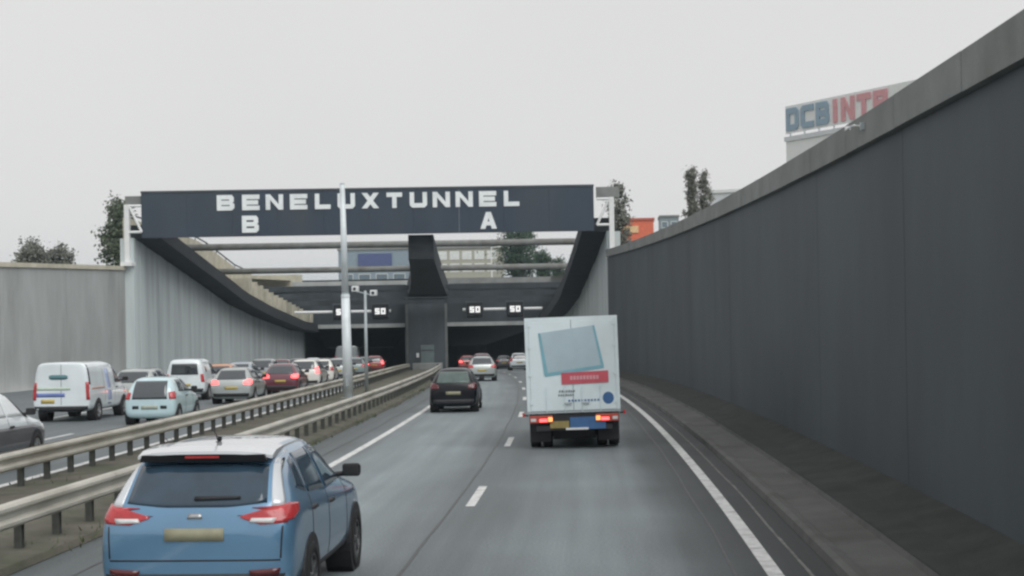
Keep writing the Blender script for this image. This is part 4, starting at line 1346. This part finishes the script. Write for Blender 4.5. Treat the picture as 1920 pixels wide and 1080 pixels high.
# ------------------------------------------------------------------ trees
def tree(name, label, cat, x, y, z0, h, rad, col, base=.25, n=1500, leaf=.28, group=None, cone=False, seed=1):
    rnd = random.Random(seed)
    t = thing(name, label, cat, (x, y, z0), 0, group)
    mb = MB()
    mb.tube([(0, 0, -.1), (rnd.uniform(-.1, .1), 0, h * .35), (rnd.uniform(-.2, .2), 0, h * .8)], [max(.08, h * .022), h * .015, .02], 8)
    for k in range(7):
        a = rnd.uniform(0, 2 * pi)
        zz = h * rnd.uniform(.25, .7)
        l = rad * rnd.uniform(.5, .95)
        mb.tube([(0, 0, zz), (cos(a) * l * .5, sin(a) * l * .5, zz + l * .35), (cos(a) * l, sin(a) * l, zz + l * .6)], [h * .008, h * .005, .01], 5)
    mb.obj('trunk', mat('bark', (.09, .075, .06), .9, var=.3), t)
    clumps = []
    for k in range(int(30 + n / 70)):
        zz = rnd.uniform(base, .97)
        prof = min(1, (1 - zz) * 1.1 + .3) if cone else sqrt(max(.03, 1 - ((zz - (base + .97) / 2) / ((.97 - base) / 2 + .03)) ** 2))
        a = rnd.uniform(0, 2 * pi)
        rr_ = rad * prof * rnd.uniform(0.1, 1.0)
        clumps.append((cos(a) * rr_, sin(a) * rr_, zz * h, rad * rnd.uniform(.14, .34)))
    V, F = [], []
    for i in range(n):
        c = rnd.choice(clumps)
        d = Vector((rnd.gauss(0, .5), rnd.gauss(0, .5), rnd.gauss(0, .62))) * c[3] * 1.5
        p = Vector(c[:3]) + d
        u = Vector((rnd.gauss(0, 1), rnd.gauss(0, 1), rnd.gauss(0, 1))).normalized()
        v = u.orthogonal().normalized()
        s_ = leaf * rnd.uniform(.6, 1.3)
        k = len(V)
        V += [p - u * s_ * .5, p + v * s_ * .3, p + u * s_ * .5, p - v * s_ * .3]
        F.append((k, k + 1, k + 2, k + 3))
    obj('crown', V, F, col, t)
    return t
M_leaf = mat('leaves', (.085, .11, .07), .8, var=.45, scale=1.2)
M_leaf2 = mat('grey_leaves', (.15, .155, .13), .85, var=.4, scale=1.5)
M_leaf3 = mat('deep_leaves', (.04, .075, .045), .8, var=.45, scale=1.2)
GT = 'trees at the top of the cutting'
tree('tree', 'bushy green tree behind the white support at the left end of the sign', 'tree', -43.3, 125, gz, 6.4, 1.7, M_leaf, .02, 4500, .3, GT, seed=3)
tree('tree', 'distant low tree showing above the left wall, farthest left', 'tree', -65.3, 160, gz, 4.3, 2.0, M_leaf2, .05, 3500, .34, GT, seed=5)
tree('tree', 'second distant low tree above the left wall, right of the farthest left one', 'tree', -62.2, 160, gz, 3.8, 1.6, M_leaf2, .05, 3000, .34, GT, seed=6)
tree('tree', 'dark tree rising behind the white support at the right end of the sign', 'tree', -.75, 140, gz, 8.0, 1.25, M_leaf2, .05, 4500, .3, GT, seed=8)
tree('poplar_tree', 'narrow grey green poplar above the right wall, left one of the pair', 'tree', 5.75, 130, gz, 8.7, .95, M_leaf2, .02, 4500, .22, GT, True, 9)
tree('poplar_tree', 'narrow grey green poplar above the right wall, right one of the pair', 'tree', 6.85, 130.6, gz, 8.5, .9, M_leaf2, .02, 4500, .22, GT, True, 10)
tree('tree', 'large dark green tree seen under the sign above the right tunnel mouth', 'tree', -16.6, 230, gz, 8.2, 3.3, M_leaf3, .05, 7000, .42, GT, seed=12)
tree('tree', 'low dark green bush right of the large tree under the sign', 'tree', -12.6, 226, gz, 3.9, 1.6, M_leaf3, .02, 2500, .36, GT, seed=13)
tree('tree', 'small dark bush above the right tunnel mouth near the right sloping beam', 'tree', -10.2, 226, gz, 2.9, 1.5, M_leaf3, .02, 2000, .3, GT, seed=14)

# ------------------------------------------------------------------ buildings and signs beyond
def building(name, label, x0, x1, y0, y1, z1, wall, rows, cols, wm, wsize, z_first, floor_h, roof=None, group=None):
    t = thing(name, label, 'building', ((x0 + x1) / 2, y0, gz), 0, group)
    W2 = (x1 - x0) / 2
    MB().box(-W2, W2, 0, y1 - y0, -.5, z1 - gz).obj('wall', wall, t)
    MB().box(-W2 - .15, W2 + .15, -.15, y1 - y0 + .15, z1 - gz + .003, z1 - gz + .35).obj('roof', roof or M_cap, t)
    for r_ in range(rows):
        for c_ in range(cols):
            cx = -W2 + (c_ + .5) * 2 * W2 / cols
            zz = z_first + r_ * floor_h
            f_ = MB().box(cx - wsize[0] / 2, cx + wsize[0] / 2, -.05, -.003, zz, zz + wsize[1]).obj('window', M_white, t)
            MB().box(cx - wsize[0] / 2 + .1, cx + wsize[0] / 2 - .1, -.06, -.052, zz + .1, zz + wsize[1] - .1).obj('pane', wm, f_)
    return t
M_bg = mat('blue_grey_cladding', (.27, .34, .40), .6, var=.1)
M_pane = mat('pale_pane', (.16, .21, .25), .15, var=.2)
M_crm = mat('cream_render', (.42, .42, .36), .8, var=.12)
M_paleg = mat('pale_green_glass', (.46, .56, .57), .3, var=.12)
M_pbw = mat('pale_wall', (.66, .68, .72), .6, var=.06)
b = building('office_building', 'blue grey building with dark blue name board, seen under the tunnel sign', -52.5, -36.5, 270, 285, 10.9, M_bg, 1, 5, M_pane, (2.2, 1.2), .8, 3)
ox = -44.5
MB().box(-48.8 - ox, -42.6 - ox, -.25, -.08, 8.05 - gz, 10.3 - gz).obj('name_board', mat('blue_board', (.09, .12, .27), .5, var=.15), b)
building('warehouse', 'cream building with white windows seen under the sign board right of the pillar', -33.5, -22.5, 262, 275, 10.6, M_crm, 2, 5, mat('white_pane', (.75, .78, .78), .3), (1.7, 1.5), 1.9, 2.2)
orange = building('shop_building', 'orange red building showing above the right wall beside the sign support', -.75, 4.1, 220, 232, 13.0, mat('orange_red_cladding', (.74, .17, .09), .6, var=.15), 1, 3, M_pane, (.9, 1.0), 4.4, 3, mat('red_roof', (.5, .12, .08), .7))
MB().box(-2.1, .2, -.12, -.01, 6.6, 7.6).obj('facade_sign', mat('yellow_white_sign', (.80, .55, .30), .5, var=.15), orange)
building('office_building', 'small grey building above the right wall between the orange building and poplars', 6.4, 9.9, 280, 292, 16.3, mat('slate_cladding', (.22, .27, .30), .6), 2, 2, M_pane, (1.2, 1.2), 7.5, 2.2)
pb = thing('office_building', 'pale greenish glass building behind the right wall right of the poplars', 'building', (10.9, 196, gz))
pb.rotation_euler = (0, 0, radians(-22))
MB().box(0, 24, 0, 14, -.5, 10.6).obj('wall', M_pbw, pb)
for k in range(8):
    MB().box(.15 + k * 2.9, 2.85 + k * 2.9, -.08, -.003, 6.2, 9.0).obj('window', M_paleg, pb)
MB().box(-.2, 24.2, -.2, 14.2, 10.603, 11.0).obj('roof', M_white, pb)
MB().box(5, 14, 4, 10, 11.003, 12.4).obj('roof_box', M_pbw, pb)

wb = thing('white_building', 'white building carrying a rooftop sign with blue and red letters, right', 'building', (17.65, 165, gz))
ang = math.atan2(150 - 165, 25.9 - 17.65)
wb.rotation_euler = (0, 0, ang)
MB().box(0, 34, 0, 16, -.5, 14.1).obj('wall', mat('bright_white_wall', (.80, .82, .82), .5, var=.03), wb)
for k in range(7):
    for j in range(2):
        MB().box(.8 + k * 3.2, 3.2 + k * 3.2, -.06, -.003, 9.0 - j * 3.4, 10.6 - j * 3.4).obj('window', M_paleg, wb)
MB().box(-.15, 34.15, -.15, 16, 14.103, 14.6).obj('parapet', M_pbw, wb)
rs = thing('rooftop_sign', 'rooftop sign with blue and red block letters on the white building', 'sign', (17.65, 165, gz + 14.6))
rs.rotation_euler = (0, 0, ang)
MB().box(-.1, 24, .05, .22, .35, 3.35).obj('back_board', M_white, rs)
for k in range(9):
    MB().box(.4 + k * 2.6, .52 + k * 2.6, .23, 1.6, 0, .12).obj('strut', M_gsteel, rs)
    MB().box(.4 + k * 2.6, .52 + k * 2.6, .23, .35, .121, 3.0).obj('strut', M_gsteel, rs)
M_sb = mat('hazed_sign_blue', (.27, .38, .48), .5, var=.1)  # blue paled in the colour to imitate haze over the distant sign
M_sr = mat('hazed_sign_red', (.66, .32, .35), .5, var=.1)  # red paled the same way, haze put into the colour
x = .1
for ch, m, W in (('D', M_sb, 2.3), ('C', M_sb, 2.3), ('B', M_sb, 2.3), ('I', M_sr, 1.2), ('N', M_sr, 2.2), ('T', M_sr, 2.2), ('R', M_sr, 2.2)):
    letter(ch, Vector((x, .045, .62)), Vector((1, 0, 0)), uz, Vector((0, -1, 0)), W, 2.45, .66, .12, m, None).parent = rs
    x += W + .42

# street lamps beyond
def lamp(x, y, z0, h, arm, label):
    t = thing('street_lamp', label, 'street lamp', (x, y, z0), 0, 'street lamps at the top of the cutting')
    MB().tube([(0, 0, -.1), (0, 0, h)], [.11, .07], 8).obj('pole', M_white, t)
    MB().tube([(0, 0, h - .1), (arm, 0, h + .02)], .05, 6).obj('arm', M_white, t)
    MB().box(min(arm, arm + (.5 if arm > 0 else -.5)), max(arm, arm + (.5 if arm > 0 else -.5)), -.12, .12, h - .02, h + .1).obj('lamp_head', M_white, t)
lamp(-18.05, 200, gz, 4.3, .8, 'white street lamp under the sign right of the pillar')
lamp(6.6, 75, 5.0, 3.1, .01, 'thin white post standing behind the coping of the right wall')

# ------------------------------------------------------------------ the air: thin mist over the whole cutting
hm = bpy.data.materials.new('mist')
hm.use_nodes = True
hm.node_tree.nodes.clear()
ho = hm.node_tree.nodes.new('ShaderNodeOutputMaterial')
hv = hm.node_tree.nodes.new('ShaderNodeVolumePrincipled')
hv.inputs['Color'].default_value = (.70, .88, 1.0, 1)
hv.inputs['Density'].default_value = 0.00027
hv.inputs['Anisotropy'].default_value = 0.2
hm.node_tree.links.new(hv.outputs['Volume'], ho.inputs['Volume'])
kind(MB().box(-1520, 1520, -420, 2520, -14, 27).obj('haze', hm), 'stuff')

p = RZ(4.15, 24.3, 5.36)
t = thing('wall_lamp', 'small white lamp arm fixed to the face of the right wall coping', 'lamp', p)
MB().box(-.03, .03, -.05, .05, -.06, .06).obj('bracket', M_gsteel, t)
MB().tube([(-.03, 0, .0), (-.12, .05, .02), (-.14, .55, .03)], .018, 8).obj('arm', M_white, t)
MB().box(-.18, -.10, .55, .70, .0, .06).obj('lamp_head', M_white, t)
